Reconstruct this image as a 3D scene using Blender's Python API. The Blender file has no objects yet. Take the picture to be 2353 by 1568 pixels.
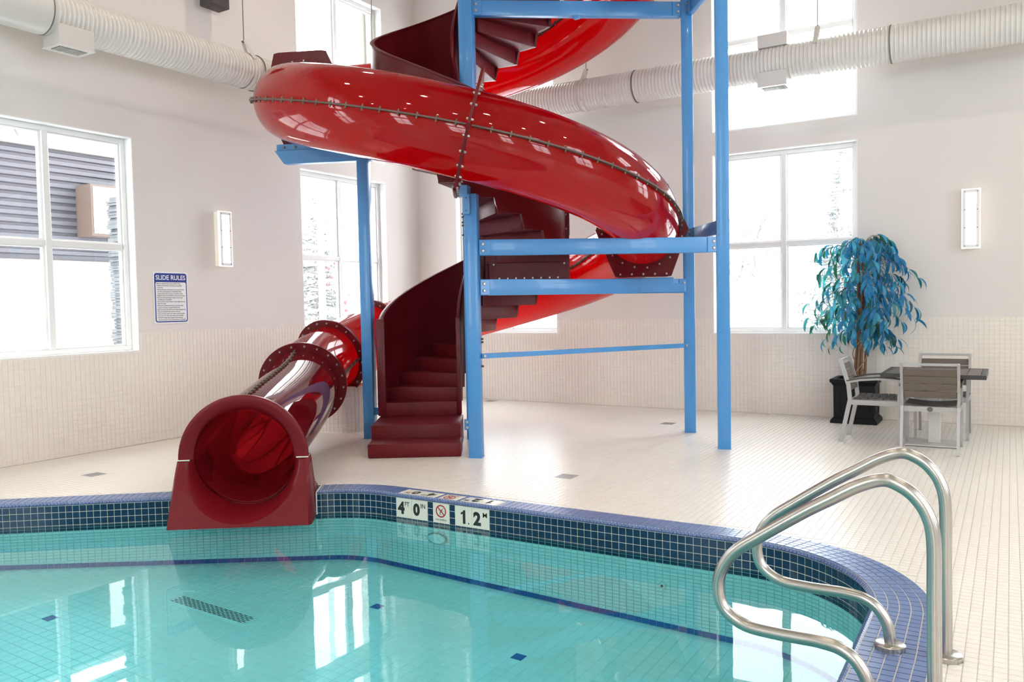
import bpy, bmesh, math, random
import numpy as np
from mathutils import Vector, Matrix
from mathutils.geometry import tessellate_polygon

random.seed(7)
S = bpy.context.scene
COL = S.collection
R = math.radians
PI = math.pi

# ------------------------------------------------------------------ camera
CAM_POS = np.array([0.0, 0.0, 1.45])
YAW, PITCH, ROLL, FPX = R(31.318), R(2.521), R(-1.101), 1885.2
def cam_axes():
    f = np.array([-math.sin(YAW)*math.cos(PITCH), math.cos(YAW)*math.cos(PITCH), -math.sin(PITCH)])
    r0 = np.cross(f, [0, 0, 1]); r0 /= np.linalg.norm(r0)
    u0 = np.cross(r0, f)
    return (math.cos(ROLL)*r0 + math.sin(ROLL)*u0, -math.sin(ROLL)*r0 + math.cos(ROLL)*u0, f)
CR, CU, CF = cam_axes()
cd = bpy.data.cameras.new('camera')
cam = bpy.data.objects.new('camera', cd); COL.objects.link(cam)
cd.sensor_fit = 'HORIZONTAL'; cd.sensor_width = 36.0
cd.lens = 36.0*FPX/2353.0
cd.clip_start = 0.05; cd.clip_end = 400
cam.matrix_world = Matrix(((CR[0], CU[0], -CF[0], CAM_POS[0]), (CR[1], CU[1], -CF[1], CAM_POS[1]),
                           (CR[2], CU[2], -CF[2], CAM_POS[2]), (0, 0, 0, 1)))
S.camera = cam

# ------------------------------------------------------------------ world, exposure, render quality
w = bpy.data.worlds.new('overcast_sky'); S.world = w; w.use_nodes = True
bg = w.node_tree.nodes['Background']
bg.inputs[0].default_value = (0.93, 0.97, 1.0, 1)
bg.inputs[1].default_value = 9.5
w.cycles.sampling_method = 'AUTOMATIC'
S.view_settings.view_transform = 'Standard'
S.view_settings.look = 'None'
S.view_settings.gamma = 1.0
S.view_settings.exposure = 0.22
S.view_settings.use_curve_mapping = False
cy = S.cycles
cy.use_denoising = True
try: cy.denoiser = 'OPENIMAGEDENOISE'
except Exception: pass
cy.max_bounces = 6; cy.diffuse_bounces = 4; cy.glossy_bounces = 3
cy.transmission_bounces = 3; cy.transparent_max_bounces = 8
cy.caustics_reflective = False; cy.caustics_refractive = False
cy.sample_clamp_indirect = 6.0
cy.use_adaptive_sampling = True; cy.adaptive_threshold = 0.1; cy.adaptive_min_samples = 16

LAMP_W = 15.0        # each ceiling downlight, watts
XL, YB, XR, YR, ZC = -8.17, 10.6, 5.5, -5.5, 7.2     # left wall, back wall, right wall, rear wall, ceiling
WIN_W, WIN_H = 1.77, 2.33
WZ1, WZ2 = 1.02, 3.63
WIN_L = [(-0.434, WZ1), (-0.434, WZ2), (3.796, WZ1), (8.03, WZ1), (8.03, WZ2)]       # (start along wall, sill height)
WIN_B = [(-7.435, WZ1), (-7.435, WZ2), (-3.345, WZ1), (-3.345, WZ2), (0.75, WZ1), (0.75, WZ2)]
WIN_R = [(-3.0, WZ1), (-3.0, WZ2), (1.2, WZ1), (1.2, WZ2), (5.4, WZ1), (5.4, WZ2)]
WIN_X = [(-5.5, WZ1), (-5.5, WZ2), (0.5, WZ1), (0.5, WZ2)]

def portal(loc, rot, sx, sy):
    d = bpy.data.lights.new('window_portal', 'AREA'); d.shape = 'RECTANGLE'; d.size = sx; d.size_y = sy
    d.cycles.is_portal = True
    o = bpy.data.objects.new('window_portal', d); COL.objects.link(o)
    o.location = loc; o.rotation_euler = rot
for u, z in WIN_L: portal((XL-0.31, u+WIN_W/2, z+WIN_H/2), (R(90), 0, R(-90)), WIN_W, WIN_H)
for u, z in WIN_B: portal((u+WIN_W/2, YB+0.31, z+WIN_H/2), (R(90), 0, R(180)), WIN_W, WIN_H)
for u, z in WIN_R: portal((XR+0.31, u+WIN_W/2, z+WIN_H/2), (R(90), 0, R(90)), WIN_W, WIN_H)
for u, z in WIN_X: portal((u+WIN_W/2, YR-0.31, z+WIN_H/2), (R(90), 0, 0), WIN_W, WIN_H)
for o in list(COL.objects):                     # every portal must look into the room
    if o.type == 'LIGHT':
        n = o.rotation_euler.to_matrix() @ Vector((0, 0, -1))
        if n.dot(Vector((-1.5, 2.5, 3)) - o.location) < 0:
            o.rotation_euler.z += PI

# ------------------------------------------------------------------ materials
def new_mat(name):
    m = bpy.data.materials.new(name); m.use_nodes = True
    nt = m.node_tree; nt.nodes.clear()
    out = nt.nodes.new('ShaderNodeOutputMaterial')
    return m, nt, out
def N(nt, t, **kw):
    n = nt.nodes.new(t)
    for k, v in kw.items(): setattr(n, k, v)
    return n
def coords(nt, scale=None):
    tc = N(nt, 'ShaderNodeTexCoord')
    return tc.outputs['Object']
def simple(name, col, rough=0.5, metal=0.0, spec=0.5, var=0.0, vscale=8.0, bump=0.0, bscale=60.0, coat=0.0, emit=None, estr=0.0, stretch=None):
    m, nt, out = new_mat(name)
    p = N(nt, 'ShaderNodeBsdfPrincipled')
    p.inputs['Roughness'].default_value = rough; p.inputs['Metallic'].default_value = metal
    p.inputs['Specular IOR Level'].default_value = spec
    p.inputs['Coat Weight'].default_value = coat; p.inputs['Coat Roughness'].default_value = 0.05
    p.inputs['Base Color'].default_value = (*col, 1)
    if emit:
        p.inputs['Emission Color'].default_value = (*emit, 1); p.inputs['Emission Strength'].default_value = estr
    co = coords(nt)
    if stretch:
        mp = N(nt, 'ShaderNodeMapping'); mp.inputs['Scale'].default_value = stretch
        nt.links.new(co, mp.inputs['Vector']); co = mp.outputs[0]
    if var > 0:
        no = N(nt, 'ShaderNodeTexNoise'); no.inputs['Scale'].default_value = vscale; no.inputs['Detail'].default_value = 5
        nt.links.new(co, no.inputs['Vector'])
        mx = N(nt, 'ShaderNodeMix', data_type='RGBA')
        mx.inputs[6].default_value = (*[c*(1-var) for c in col], 1); mx.inputs[7].default_value = (*[min(1, c*(1+var)) for c in col], 1)
        nt.links.new(no.outputs['Fac'], mx.inputs[0]); nt.links.new(mx.outputs[2], p.inputs['Base Color'])
    if bump > 0:
        nb = N(nt, 'ShaderNodeTexNoise'); nb.inputs['Scale'].default_value = bscale; nb.inputs['Detail'].default_value = 4
        nt.links.new(co, nb.inputs['Vector'])
        b = N(nt, 'ShaderNodeBump'); b.inputs['Strength'].default_value = bump; b.inputs['Distance'].default_value = 0.01
        nt.links.new(nb.outputs['Fac'], b.inputs['Height']); nt.links.new(b.outputs[0], p.inputs['Normal'])
    nt.links.new(p.outputs[0], out.inputs[0])
    return m
def tile_mat(name, col, rough=0.2, var=0.12, spec=0.5):
    # per-tile tone from a coarse cell lookup in world space
    m, nt, out = new_mat(name)
    p = N(nt, 'ShaderNodeBsdfPrincipled'); p.inputs['Roughness'].default_value = rough
    p.inputs['Specular IOR Level'].default_value = spec
    g = N(nt, 'ShaderNodeNewGeometry')
    sc = N(nt, 'ShaderNodeVectorMath', operation='SCALE'); sc.inputs[3].default_value = 1/0.0508
    nt.links.new(g.outputs['Position'], sc.inputs[0])
    fl = N(nt, 'ShaderNodeVectorMath', operation='FLOOR'); nt.links.new(sc.outputs[0], fl.inputs[0])
    wn = N(nt, 'ShaderNodeTexWhiteNoise', noise_dimensions='3D'); nt.links.new(fl.outputs[0], wn.inputs['Vector'])
    no = N(nt, 'ShaderNodeTexNoise'); no.inputs['Scale'].default_value = 1.3; nt.links.new(g.outputs['Position'], no.inputs['Vector'])
    ad = N(nt, 'ShaderNodeMath', operation='ADD'); nt.links.new(wn.outputs['Value'], ad.inputs[0]); nt.links.new(no.outputs['Fac'], ad.inputs[1])
    hf = N(nt, 'ShaderNodeMath', operation='MULTIPLY'); hf.inputs[1].default_value = 0.5; nt.links.new(ad.outputs[0], hf.inputs[0])
    mx = N(nt, 'ShaderNodeMix', data_type='RGBA')
    mx.inputs[6].default_value = (*[c*(1-var) for c in col], 1); mx.inputs[7].default_value = (*[min(1, c*(1+var)) for c in col], 1)
    nt.links.new(hf.outputs[0], mx.inputs[0]); nt.links.new(mx.outputs[2], p.inputs['Base Color'])
    nt.links.new(p.outputs[0], out.inputs[0])
    return m
def grid_mat(name, tile, grout, rough=0.3, pitch=0.0508, axes=(0, 1), gap=0.06):
    # flat tiling for the stretches too far or out of the picture to build tile by tile
    m, nt, out = new_mat(name)
    p = N(nt, 'ShaderNodeBsdfPrincipled'); p.inputs['Roughness'].default_value = rough
    g = N(nt, 'ShaderNodeNewGeometry'); sp = N(nt, 'ShaderNodeSeparateXYZ'); nt.links.new(g.outputs['Position'], sp.inputs[0])
    mins = []
    for a in axes:
        d = N(nt, 'ShaderNodeMath', operation='DIVIDE'); d.inputs[1].default_value = pitch; nt.links.new(sp.outputs[a], d.inputs[0])
        fr = N(nt, 'ShaderNodeMath', operation='FRACT'); nt.links.new(d.outputs[0], fr.inputs[0])
        gt = N(nt, 'ShaderNodeMath', operation='GREATER_THAN'); gt.inputs[1].default_value = gap; nt.links.new(fr.outputs[0], gt.inputs[0])
        mins.append(gt)
    mu = N(nt, 'ShaderNodeMath', operation='MULTIPLY'); nt.links.new(mins[0].outputs[0], mu.inputs[0]); nt.links.new(mins[1].outputs[0], mu.inputs[1])
    mx = N(nt, 'ShaderNodeMix', data_type='RGBA'); mx.inputs[6].default_value = (*grout, 1); mx.inputs[7].default_value = (*tile, 1)
    nt.links.new(mu.outputs[0], mx.inputs[0]); nt.links.new(mx.outputs[2], p.inputs['Base Color'])
    nt.links.new(p.outputs[0], out.inputs[0])
    return m
def slide_mat(name, col, tcol, tmix, rough=0.035):
    # thin dyed fibreglass shell: part of the light goes through it
    m, nt, out = new_mat(name)
    p = N(nt, 'ShaderNodeBsdfPrincipled'); p.inputs['Roughness'].default_value = 0.35
    p.inputs['Specular IOR Level'].default_value = 0.0
    co = coords(nt)
    no = N(nt, 'ShaderNodeTexNoise'); no.inputs['Scale'].default_value = 3.0; no.inputs['Detail'].default_value = 6
    nt.links.new(co, no.inputs['Vector'])
    mx = N(nt, 'ShaderNodeMix', data_type='RGBA'); mx.inputs[6].default_value = (*[c*0.8 for c in col], 1); mx.inputs[7].default_value = (*[c*1.2 for c in col], 1)
    nt.links.new(no.outputs['Fac'], mx.inputs[0]); nt.links.new(mx.outputs[2], p.inputs['Base Color'])
    tr = N(nt, 'ShaderNodeBsdfTranslucent'); tr.inputs['Color'].default_value = (*tcol, 1)
    ms = N(nt, 'ShaderNodeMixShader'); ms.inputs[0].default_value = tmix
    nt.links.new(p.outputs[0], ms.inputs[1]); nt.links.new(tr.outputs[0], ms.inputs[2])
    gl = N(nt, 'ShaderNodeBsdfGlossy'); gl.inputs['Roughness'].default_value = rough
    fr = thin_fresnel(nt, 1.5)
    nb = N(nt, 'ShaderNodeTexNoise'); nb.inputs['Scale'].default_value = 5.0; nt.links.new(co, nb.inputs['Vector'])
    b = N(nt, 'ShaderNodeBump'); b.inputs['Strength'].default_value = 0.03; b.inputs['Distance'].default_value = 0.02
    nt.links.new(nb.outputs['Fac'], b.inputs['Height']); nt.links.new(b.outputs[0], gl.inputs['Normal']); nt.links.new(b.outputs[0], fr.inputs['Normal'])
    m2 = N(nt, 'ShaderNodeMixShader'); nt.links.new(fr.outputs[0], m2.inputs[0])
    nt.links.new(ms.outputs[0], m2.inputs[1]); nt.links.new(gl.outputs[0], m2.inputs[2])
    nt.links.new(m2.outputs[0], out.inputs[0])
    return m
def thin_fresnel(nt, ior):
    # a thin sheet: the same reflectance from both of its sides
    f = N(nt, 'ShaderNodeFresnel'); g = N(nt, 'ShaderNodeNewGeometry')
    mr = N(nt, 'ShaderNodeMapRange'); mr.inputs[3].default_value = ior; mr.inputs[4].default_value = 1/ior
    nt.links.new(g.outputs['Backfacing'], mr.inputs[0]); nt.links.new(mr.outputs[0], f.inputs[0])
    return f
def glass_mat(name, tint=(0.97, 0.98, 0.98), ior=1.45):
    m, nt, out = new_mat(name)
    t = N(nt, 'ShaderNodeBsdfTransparent'); t.inputs[0].default_value = (*tint, 1)
    g = N(nt, 'ShaderNodeBsdfGlossy'); g.inputs['Roughness'].default_value = 0.0
    f = thin_fresnel(nt, ior)
    x = N(nt, 'ShaderNodeMixShader')
    nt.links.new(f.outputs[0], x.inputs[0]); nt.links.new(t.outputs[0], x.inputs[1]); nt.links.new(g.outputs[0], x.inputs[2])
    nt.links.new(x.outputs[0], out.inputs[0])
    return m
def water_mat(name):
    m, nt, out = new_mat(name)
    t = N(nt, 'ShaderNodeBsdfTransparent'); t.inputs[0].default_value = (0.44, 0.825, 0.86, 1)
    g = N(nt, 'ShaderNodeBsdfGlossy'); g.inputs['Roughness'].default_value = 0.0
    f = thin_fresnel(nt, 1.333)
    x = N(nt, 'ShaderNodeMixShader')
    co = coords(nt)
    # ripples: a long slow swell everywhere, small chop in the near right part
    n1 = N(nt, 'ShaderNodeTexNoise'); n1.inputs['Scale'].default_value = 2.2; n1.inputs['Detail'].default_value = 2; nt.links.new(co, n1.inputs['Vector'])
    n2 = N(nt, 'ShaderNodeTexNoise'); n2.inputs['Scale'].default_value = 16; n2.inputs['Detail'].default_value = 3; nt.links.new(co, n2.inputs['Vector'])
    n3 = N(nt, 'ShaderNodeTexNoise'); n3.inputs['Scale'].default_value = 0.7; nt.links.new(co, n3.inputs['Vector'])
    rp = N(nt, 'ShaderNodeMapRange'); rp.inputs[1].default_value = 0.55; rp.inputs[2].default_value = 0.75; nt.links.new(n3.outputs['Fac'], rp.inputs[0])
    mu = N(nt, 'ShaderNodeMath', operation='MULTIPLY'); nt.links.new(n2.outputs['Fac'], mu.inputs[0]); nt.links.new(rp.outputs[0], mu.inputs[1])
    m3 = N(nt, 'ShaderNodeMath', operation='MULTIPLY'); m3.inputs[1].default_value = 0.22; nt.links.new(mu.outputs[0], m3.inputs[0])
    ad = N(nt, 'ShaderNodeMath', operation='ADD'); nt.links.new(n1.outputs['Fac'], ad.inputs[0]); nt.links.new(m3.outputs[0], ad.inputs[1])
    b = N(nt, 'ShaderNodeBump'); b.inputs['Strength'].default_value = 0.05; b.inputs['Distance'].default_value = 0.02
    nt.links.new(ad.outputs[0], b.inputs['Height'])
    nt.links.new(b.outputs[0], g.inputs['Normal']); nt.links.new(b.outputs[0], f.inputs['Normal'])
    nt.links.new(f.outputs[0], x.inputs[0]); nt.links.new(t.outputs[0], x.inputs[1]); nt.links.new(g.outputs[0], x.inputs[2])
    nt.links.new(x.outputs[0], out.inputs[0])
    return m

M = {}
M['wall'] = simple('wall_paint', (0.73, 0.69, 0.66), 0.6, spec=0.2, var=0.02, vscale=1.5)
M['ceil'] = simple('ceiling_paint', (0.36, 0.33, 0.29), 0.8, spec=0.1)
M['white'] = simple('white_vinyl', (0.82, 0.82, 0.81), 0.35)
M['walltile'] = tile_mat('wall_tile_cream', (0.79, 0.735, 0.675), 0.35, 0.035, 0.3)
M['wallgrout'] = simple('wall_grout', (0.84, 0.80, 0.745), 0.8)
M['floortile'] = tile_mat('floor_tile_cream', (0.76, 0.715, 0.655), 0.30, 0.03)
M['floorgrid'] = grid_mat('deck_tiling', (0.76, 0.715, 0.655), (0.56, 0.52, 0.47), 0.3)
M['navytile'] = tile_mat('navy_tile', (0.010, 0.040, 0.088), 0.12, 0.25, 0.25)
M['bluetile'] = tile_mat('blue_tile', (0.10, 0.155, 0.335), 0.3, 0.18)
M['grout'] = simple('pale_grout', (0.72, 0.70, 0.62), 0.8)
M['poolwall'] = tile_mat('pool_wall_tile', (0.72, 0.78, 0.76), 0.3, 0.03)
M['poolfloor'] = tile_mat('pool_floor_tile', (0.82, 0.86, 0.83), 0.3, 0.03)
M['poolgrout'] = simple('pool_grout', (0.66, 0.74, 0.74), 0.8)
M['accent'] = tile_mat('accent_blue_tile', (0.02, 0.10, 0.33), 0.2, 0.15)
M['water'] = water_mat('pool_water')
M['glass'] = glass_mat('window_glass')
M['slide'] = slide_mat('translucent_red_fibreglass', (0.12, 0.004, 0.010), (0.94, 0.020, 0.032), 0.74)
M['slideend'] = slide_mat('deep_red_fibreglass', (0.13, 0.004, 0.009), (0.5, 0.010, 0.014), 0.10)
M['flange'] = simple('dark_red_gelcoat', (0.115, 0.005, 0.009), 0.28, spec=0.3, var=0.15, vscale=20)
M['mouth'] = simple('maroon_gelcoat', (0.150, 0.005, 0.009), 0.32, spec=0.22, var=0.2, vscale=40)
M['stair'] = simple('maroon_fibreglass', (0.095, 0.005, 0.009), 0.30, spec=0.3, var=0.2, vscale=15, bump=0.25, bscale=60)
M['stairin'] = simple('maroon_tread', (0.125, 0.008, 0.013), 0.42, spec=0.25, var=0.25, vscale=14, bump=0.3, bscale=120)
M['seam'] = simple('weathered_seam', (0.10, 0.06, 0.05), 0.5, var=0.3, vscale=40)
M['blue'] = simple('blue_steel_paint', (0.065, 0.27, 0.60), 0.32, var=0.05, vscale=3, coat=0.2)
M['steel'] = simple('bolt_steel', (0.50, 0.48, 0.44), 0.4, metal=0.8)
M['rustbolt'] = simple('weathered_bolt', (0.16, 0.13, 0.09), 0.5, metal=0.5)
M['chrome'] = simple('brushed_stainless', (0.47, 0.45, 0.42), 0.28, metal=1.0)
M['duct'] = simple('white_duct_paint', (0.66, 0.63, 0.59), 0.28, spec=0.5)
M['dark'] = simple('dark_slot', (0.02, 0.02, 0.02), 0.6)
M['rod'] = simple('hanger_rod', (0.20, 0.19, 0.18), 0.5, metal=0.5)
M['speaker'] = simple('speaker_plastic', (0.055, 0.048, 0.045), 0.5)
M['alu'] = simple('grey_aluminium', (0.40, 0.39, 0.385), 0.35, metal=0.5)
M['slat'] = simple('taupe_slat', (0.125, 0.10, 0.078), 0.5, var=0.25, vscale=6, stretch=(3, 60, 60))
M['slatlight'] = simple('dark_slat', (0.07, 0.058, 0.05), 0.5, var=0.25, vscale=6, stretch=(3, 60, 60))
M['tabletop'] = simple('table_slat', (0.105, 0.085, 0.07), 0.45, var=0.25, vscale=6, stretch=(60, 3, 60))
M['charcoal'] = simple('charcoal_edge', (0.035, 0.035, 0.037), 0.45)
M['tableleg'] = simple('silver_pedestal', (0.62, 0.60, 0.57), 0.4, metal=0.2)
M['pot'] = simple('black_planter', (0.008, 0.008, 0.009), 0.5, spec=0.2)
M['soil'] = simple('planter_moss', (0.03, 0.025, 0.015), 0.9, bump=0.6, bscale=40)
M['bark'] = simple('brown_stem', (0.20, 0.105, 0.055), 0.7, var=0.35, vscale=25, bump=0.4, bscale=50)
M['vine'] = simple('pale_vine', (0.36, 0.22, 0.14), 0.7, var=0.2, vscale=30)
M['signwhite'] = simple('sign_white', (0.80, 0.80, 0.82), 0.4)
M['signblue'] = simple('sign_blue', (0.006, 0.03, 0.25), 0.4)
M['ink'] = simple('black_ink', (0.012, 0.014, 0.015), 0.5)
M['red'] = simple('sign_red', (0.42, 0.02, 0.03), 0.4)
M['plate'] = simple('marker_tile_white', (0.74, 0.73, 0.64), 0.25)
M['lampbody'] = simple('lamp_acrylic', (0.78, 0.76, 0.73), 0.4, emit=(1, 0.86, 0.68), estr=0.25)
M['lampedge'] = simple('lamp_glow_edge', (0.9, 0.86, 0.8), 0.4, emit=(1, 0.86, 0.68), estr=0.8)
M['lamplens'] = simple('lamp_lens', (0.9, 0.9, 0.9), 0.4, emit=(1, 0.96, 0.9), estr=5.0)
M['downlight'] = simple('downlight_lens', (0.9, 0.9, 0.9), 0.4, emit=(1, 0.80, 0.52), estr=30.0)
M['snow'] = simple('snow', (0.86, 0.87, 0.89), 0.8)
M['siding'] = simple('dark_steel_siding', (0.085, 0.085, 0.10), 0.5, var=0.1, vscale=2)
M['band'] = simple('parapet_band', (0.30, 0.29, 0.27), 0.6)
M['stucco'] = simple('white_stucco', (0.85, 0.84, 0.81), 0.8)
M['rust'] = simple('rusty_flashing', (0.36, 0.25, 0.21), 0.7, var=0.2)
M['brown'] = simple('brown_cabinet', (0.12, 0.085, 0.07), 0.6)
M['cream'] = simple('cream_panel', (0.80, 0.77, 0.70), 0.7)
M['stone'] = simple('grey_ledgestone', (0.13, 0.135, 0.14), 0.8, var=0.4, vscale=8)
M['frost'] = simple('frosted_twigs', (0.19, 0.17, 0.165), 0.9, var=0.2, vscale=3)
M['spruce'] = simple('frosted_spruce', (0.16, 0.17, 0.16), 0.9, var=0.35, vscale=4)
M['pole'] = simple('pale_lamp_pole', (0.72, 0.72, 0.72), 0.5)
M['car'] = simple('snowy_car_paint', (0.55, 0.55, 0.57), 0.4)
M['ornament'] = simple('red_ornament', (0.55, 0.06, 0.06), 0.4)
def leaf_mat(name, col, tr):
    m, nt, out = new_mat(name)
    d = N(nt, 'ShaderNodeBsdfPrincipled'); d.inputs['Roughness'].default_value = 0.45
    co = coords(nt)
    no = N(nt, 'ShaderNodeTexNoise'); no.inputs['Scale'].default_value = 30; nt.links.new(co, no.inputs['Vector'])
    mx = N(nt, 'ShaderNodeMix', data_type='RGBA'); mx.inputs[6].default_value = (*[c*0.65 for c in col], 1); mx.inputs[7].default_value = (*[min(1, c*1.35) for c in col], 1)
    nt.links.new(no.outputs['Fac'], mx.inputs[0]); nt.links.new(mx.outputs[2], d.inputs['Base Color'])
    t = N(nt, 'ShaderNodeBsdfTranslucent'); t.inputs[0].default_value = (*tr, 1)
    x = N(nt, 'ShaderNodeMixShader'); x.inputs[0].default_value = 0.3
    nt.links.new(d.outputs[0], x.inputs[1]); nt.links.new(t.outputs[0], x.inputs[2]); nt.links.new(x.outputs[0], out.inputs[0])
    return m
M['leafblue'] = leaf_mat('blue_leaf', (0.02, 0.19, 0.44), (0.03, 0.35, 0.5))
M['leafsky'] = leaf_mat('sky_blue_leaf', (0.05, 0.33, 0.50), (0.08, 0.5, 0.6))
M['leafteal'] = leaf_mat('teal_leaf', (0.035, 0.20, 0.24), (0.05, 0.4, 0.38))
M['leafgreen'] = leaf_mat('green_leaf', (0.015, 0.085, 0.06), (0.03, 0.22, 0.12))

# ------------------------------------------------------------------ mesh helpers
def tag(o, label=None, cat=None, group=None, kind=None):
    if label: o['label'] = label
    if cat: o['category'] = cat
    if group: o['group'] = group
    if kind: o['kind'] = kind
    return o
def empty(name, loc=(0, 0, 0), rz=0.0, label=None, cat=None, group=None, kind=None):
    o = bpy.data.objects.new(name, None); COL.objects.link(o)
    o.location = loc; o.rotation_euler = (0, 0, rz); o.empty_display_size = 0.1
    return tag(o, label, cat, group, kind)
def origin_of(p):
    v = Vector((0, 0, 0))
    while p is not None:
        v += p.location; p = p.parent
    return v
class MB:
    """collects vertices and faces in world space (or in the local space of a thing that stands at the origin)"""
    def __init__(s): s.v = []; s.f = []
    def add(s, vs, fs):
        b = len(s.v); s.v += [tuple(p) for p in vs]; s.f += [tuple(b+i for i in f) for f in fs]; return s
    def box(s, a, b):
        x0, y0, z0 = a; x1, y1, z1 = b
        return s.add([(x0,y0,z0),(x1,y0,z0),(x1,y1,z0),(x0,y1,z0),(x0,y0,z1),(x1,y0,z1),(x1,y1,z1),(x0,y1,z1)],
                     [(0,3,2,1),(4,5,6,7),(0,1,5,4),(1,2,6,5),(2,3,7,6),(3,0,4,7)])
    def obox(s, c, ax, ay, az, hx, hy, hz):
        c = Vector(c); ax = Vector(ax).normalized()*hx; ay = Vector(ay).normalized()*hy; az = Vector(az).normalized()*hz
        P = [c+sx*ax+sy*ay+sz*az for sz in (-1, 1) for sx, sy in ((-1,-1),(1,-1),(1,1),(-1,1))]
        return s.add(P, [(0,3,2,1),(4,5,6,7),(0,1,5,4),(1,2,6,5),(2,3,7,6),(3,0,4,7)])
    def bar(s, a, b, w, h, up=(0, 0, 1)):
        a = Vector(a); b = Vector(b); d = (b-a); L = d.length; d.normalize()
        side = d.cross(Vector(up)).normalized(); u = side.cross(d)
        return s.obox((a+b)/2, d, side, u, L/2, w/2, h/2)
    def tube(s, pts, r, n=10, caps=True, closed=False):
        pts = [Vector(p) for p in pts]; m = len(pts)
        rr = r if isinstance(r, (list, tuple)) else [r]*m
        T = []
        for i in range(m):
            if closed: d = pts[(i+1) % m]-pts[i-1]
            else: d = pts[min(i+1, m-1)]-pts[max(i-1, 0)]
            T.append(d.normalized())
        ref = Vector((0, 0, 1)) if abs(T[0].z) < 0.9 else Vector((1, 0, 0))
        u = T[0].cross(ref).normalized()
        base = len(s.v)
        for i in range(m):
            u = (u-T[i]*u.dot(T[i])).normalized(); v = T[i].cross(u)
            for k in range(n):
                a = 2*PI*k/n
                s.v.append(tuple(pts[i]+(u*math.cos(a)+v*math.sin(a))*rr[i]))
        for i in range(m if closed else m-1):
            j = (i+1) % m
            for k in range(n):
                k2 = (k+1) % n
                s.f.append((base+i*n+k, base+i*n+k2, base+j*n+k2, base+j*n+k))
        if caps and not closed:
            s.f.append(tuple(base+k for k in range(n))[::-1]); s.f.append(tuple(base+(m-1)*n+k for k in range(n)))
        return s
    def cyl(s, a, b, r, n=16): return s.tube([a, b], r, n)
    def prism(s, poly, fn0, fn1):
        """poly: list of 2D points; fn0/fn1 map a 2D point to the two faces"""
        n = len(poly); b = len(s.v)
        s.v += [tuple(fn0(p)) for p in poly] + [tuple(fn1(p)) for p in poly]
        s.f.append(tuple(b+i for i in range(n))[::-1]); s.f.append(tuple(b+n+i for i in range(n)))
        for i in range(n):
            j = (i+1) % n
            s.f.append((b+i, b+j, b+n+j, b+n+i))
        return s
    def mesh(s, name, off=(0, 0, 0), smooth=False, bevel=0.0, bseg=2, fix=True):
        me = bpy.data.meshes.new(name)
        ox, oy, oz = off
        me.from_pydata([(x-ox, y-oy, z-oz) for x, y, z in s.v], [], s.f)
        if bevel > 0 or fix:
            bm = bmesh.new(); bm.from_mesh(me)
            if fix: bmesh.ops.recalc_face_normals(bm, faces=bm.faces[:])
            if bevel > 0:
                es = [e for e in bm.edges if len(e.link_faces) == 2 and e.calc_face_angle(0) > 0.5]
                bmesh.ops.bevel(bm, geom=es, offset=bevel, segments=bseg, affect='EDGES', profile=0.5, clamp_overlap=True)
            bm.to_mesh(me); bm.free()
        if smooth == 'auto':
            for p in me.polygons: p.use_smooth = True
            try: me.set_sharp_from_angle(angle=R(38))
            except Exception: pass
        elif smooth:
            for p in me.polygons: p.use_smooth = True
        return me
    def build(s, name, mat, parent=None, smooth=False, bevel=0.0, bseg=2, fix=True, at=None):
        off = origin_of(parent) if parent is not None else Vector(at or (0, 0, 0))
        me = s.mesh(name, off, smooth, bevel, bseg, fix)
        me.materials.append(mat)
        o = bpy.data.objects.new(name, me); COL.objects.link(o)
        if parent is not None: o.parent = parent
        else: o.location = off
        return o
def copy_tree(o, parent=None):
    c = o.copy(); COL.objects.link(c); c.parent = parent
    for ch in list(o.children): copy_tree(ch, c)
    return c
def smooth_path(P, n=8):
    P = [Vector(p) for p in P]; out = []
    for i in range(len(P)-1):
        p0 = P[max(i-1, 0)]; p1 = P[i]; p2 = P[i+1]; p3 = P[min(i+2, len(P)-1)]
        for k in range(n):
            t = k/n
            out.append(0.5*((2*p1)+(p2-p0)*t+(2*p0-5*p1+4*p2-p3)*t*t+(3*p1-p0-3*p2+p3)*t**3))
    out.append(P[-1]); return out
def text_mesh(body, size, mat, parent, origin, ux, uy, align='LEFT', width=None, height=None, bold=0.0, depth=0.0006, name='lettering', sx=1.0):
    """flat print: letters as thin geometry on the plane through origin spanned by ux (reading direction) and uy (up)"""
    cu = bpy.data.curves.new(name, 'FONT'); cu.body = body; cu.size = size; cu.align_x = align
    cu.extrude = depth; cu.offset = bold; cu.resolution_u = 3
    t = bpy.data.objects.new(name, cu); COL.objects.link(t)
    bpy.context.view_layer.update()
    me = bpy.data.meshes.new_from_object(t.evaluated_get(bpy.context.evaluated_depsgraph_get()))
    bpy.data.objects.remove(t); bpy.data.curves.remove(cu)
    co = np.array([v.co[:] for v in me.vertices])
    if len(co) == 0: return None
    if width:
        x0, x1 = co[:, 0].min(), co[:, 0].max(); k = width/(x1-x0)
        co[:, 0] = (co[:, 0]-x0)*k
        if align == 'CENTER': co[:, 0] -= width/2
    else: co[:, 0] *= sx
    if height:
        y0, y1 = co[:, 1].min(), co[:, 1].max(); co[:, 1] = (co[:, 1]-y0)*height/(y1-y0)
    ux = Vector(ux).normalized(); uy = Vector(uy).normalized(); un = ux.cross(uy)
    off = origin_of(parent) if parent else Vector((0, 0, 0))
    for v, (a, b, c_) in zip(me.vertices, co):
        v.co = Vector(origin)+ux*a+uy*b+un*(c_+depth)-off
    me.materials.clear(); me.materials.append(mat)
    o = bpy.data.objects.new(name, me); COL.objects.link(o)
    if parent: o.parent = parent
    return o
def px(P):
    d = np.asarray(P, float)-CAM_POS; z = d@CF
    return 1176.5+FPX*(d@CR)/z, 784-FPX*(d@CU)/z, z
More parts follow.
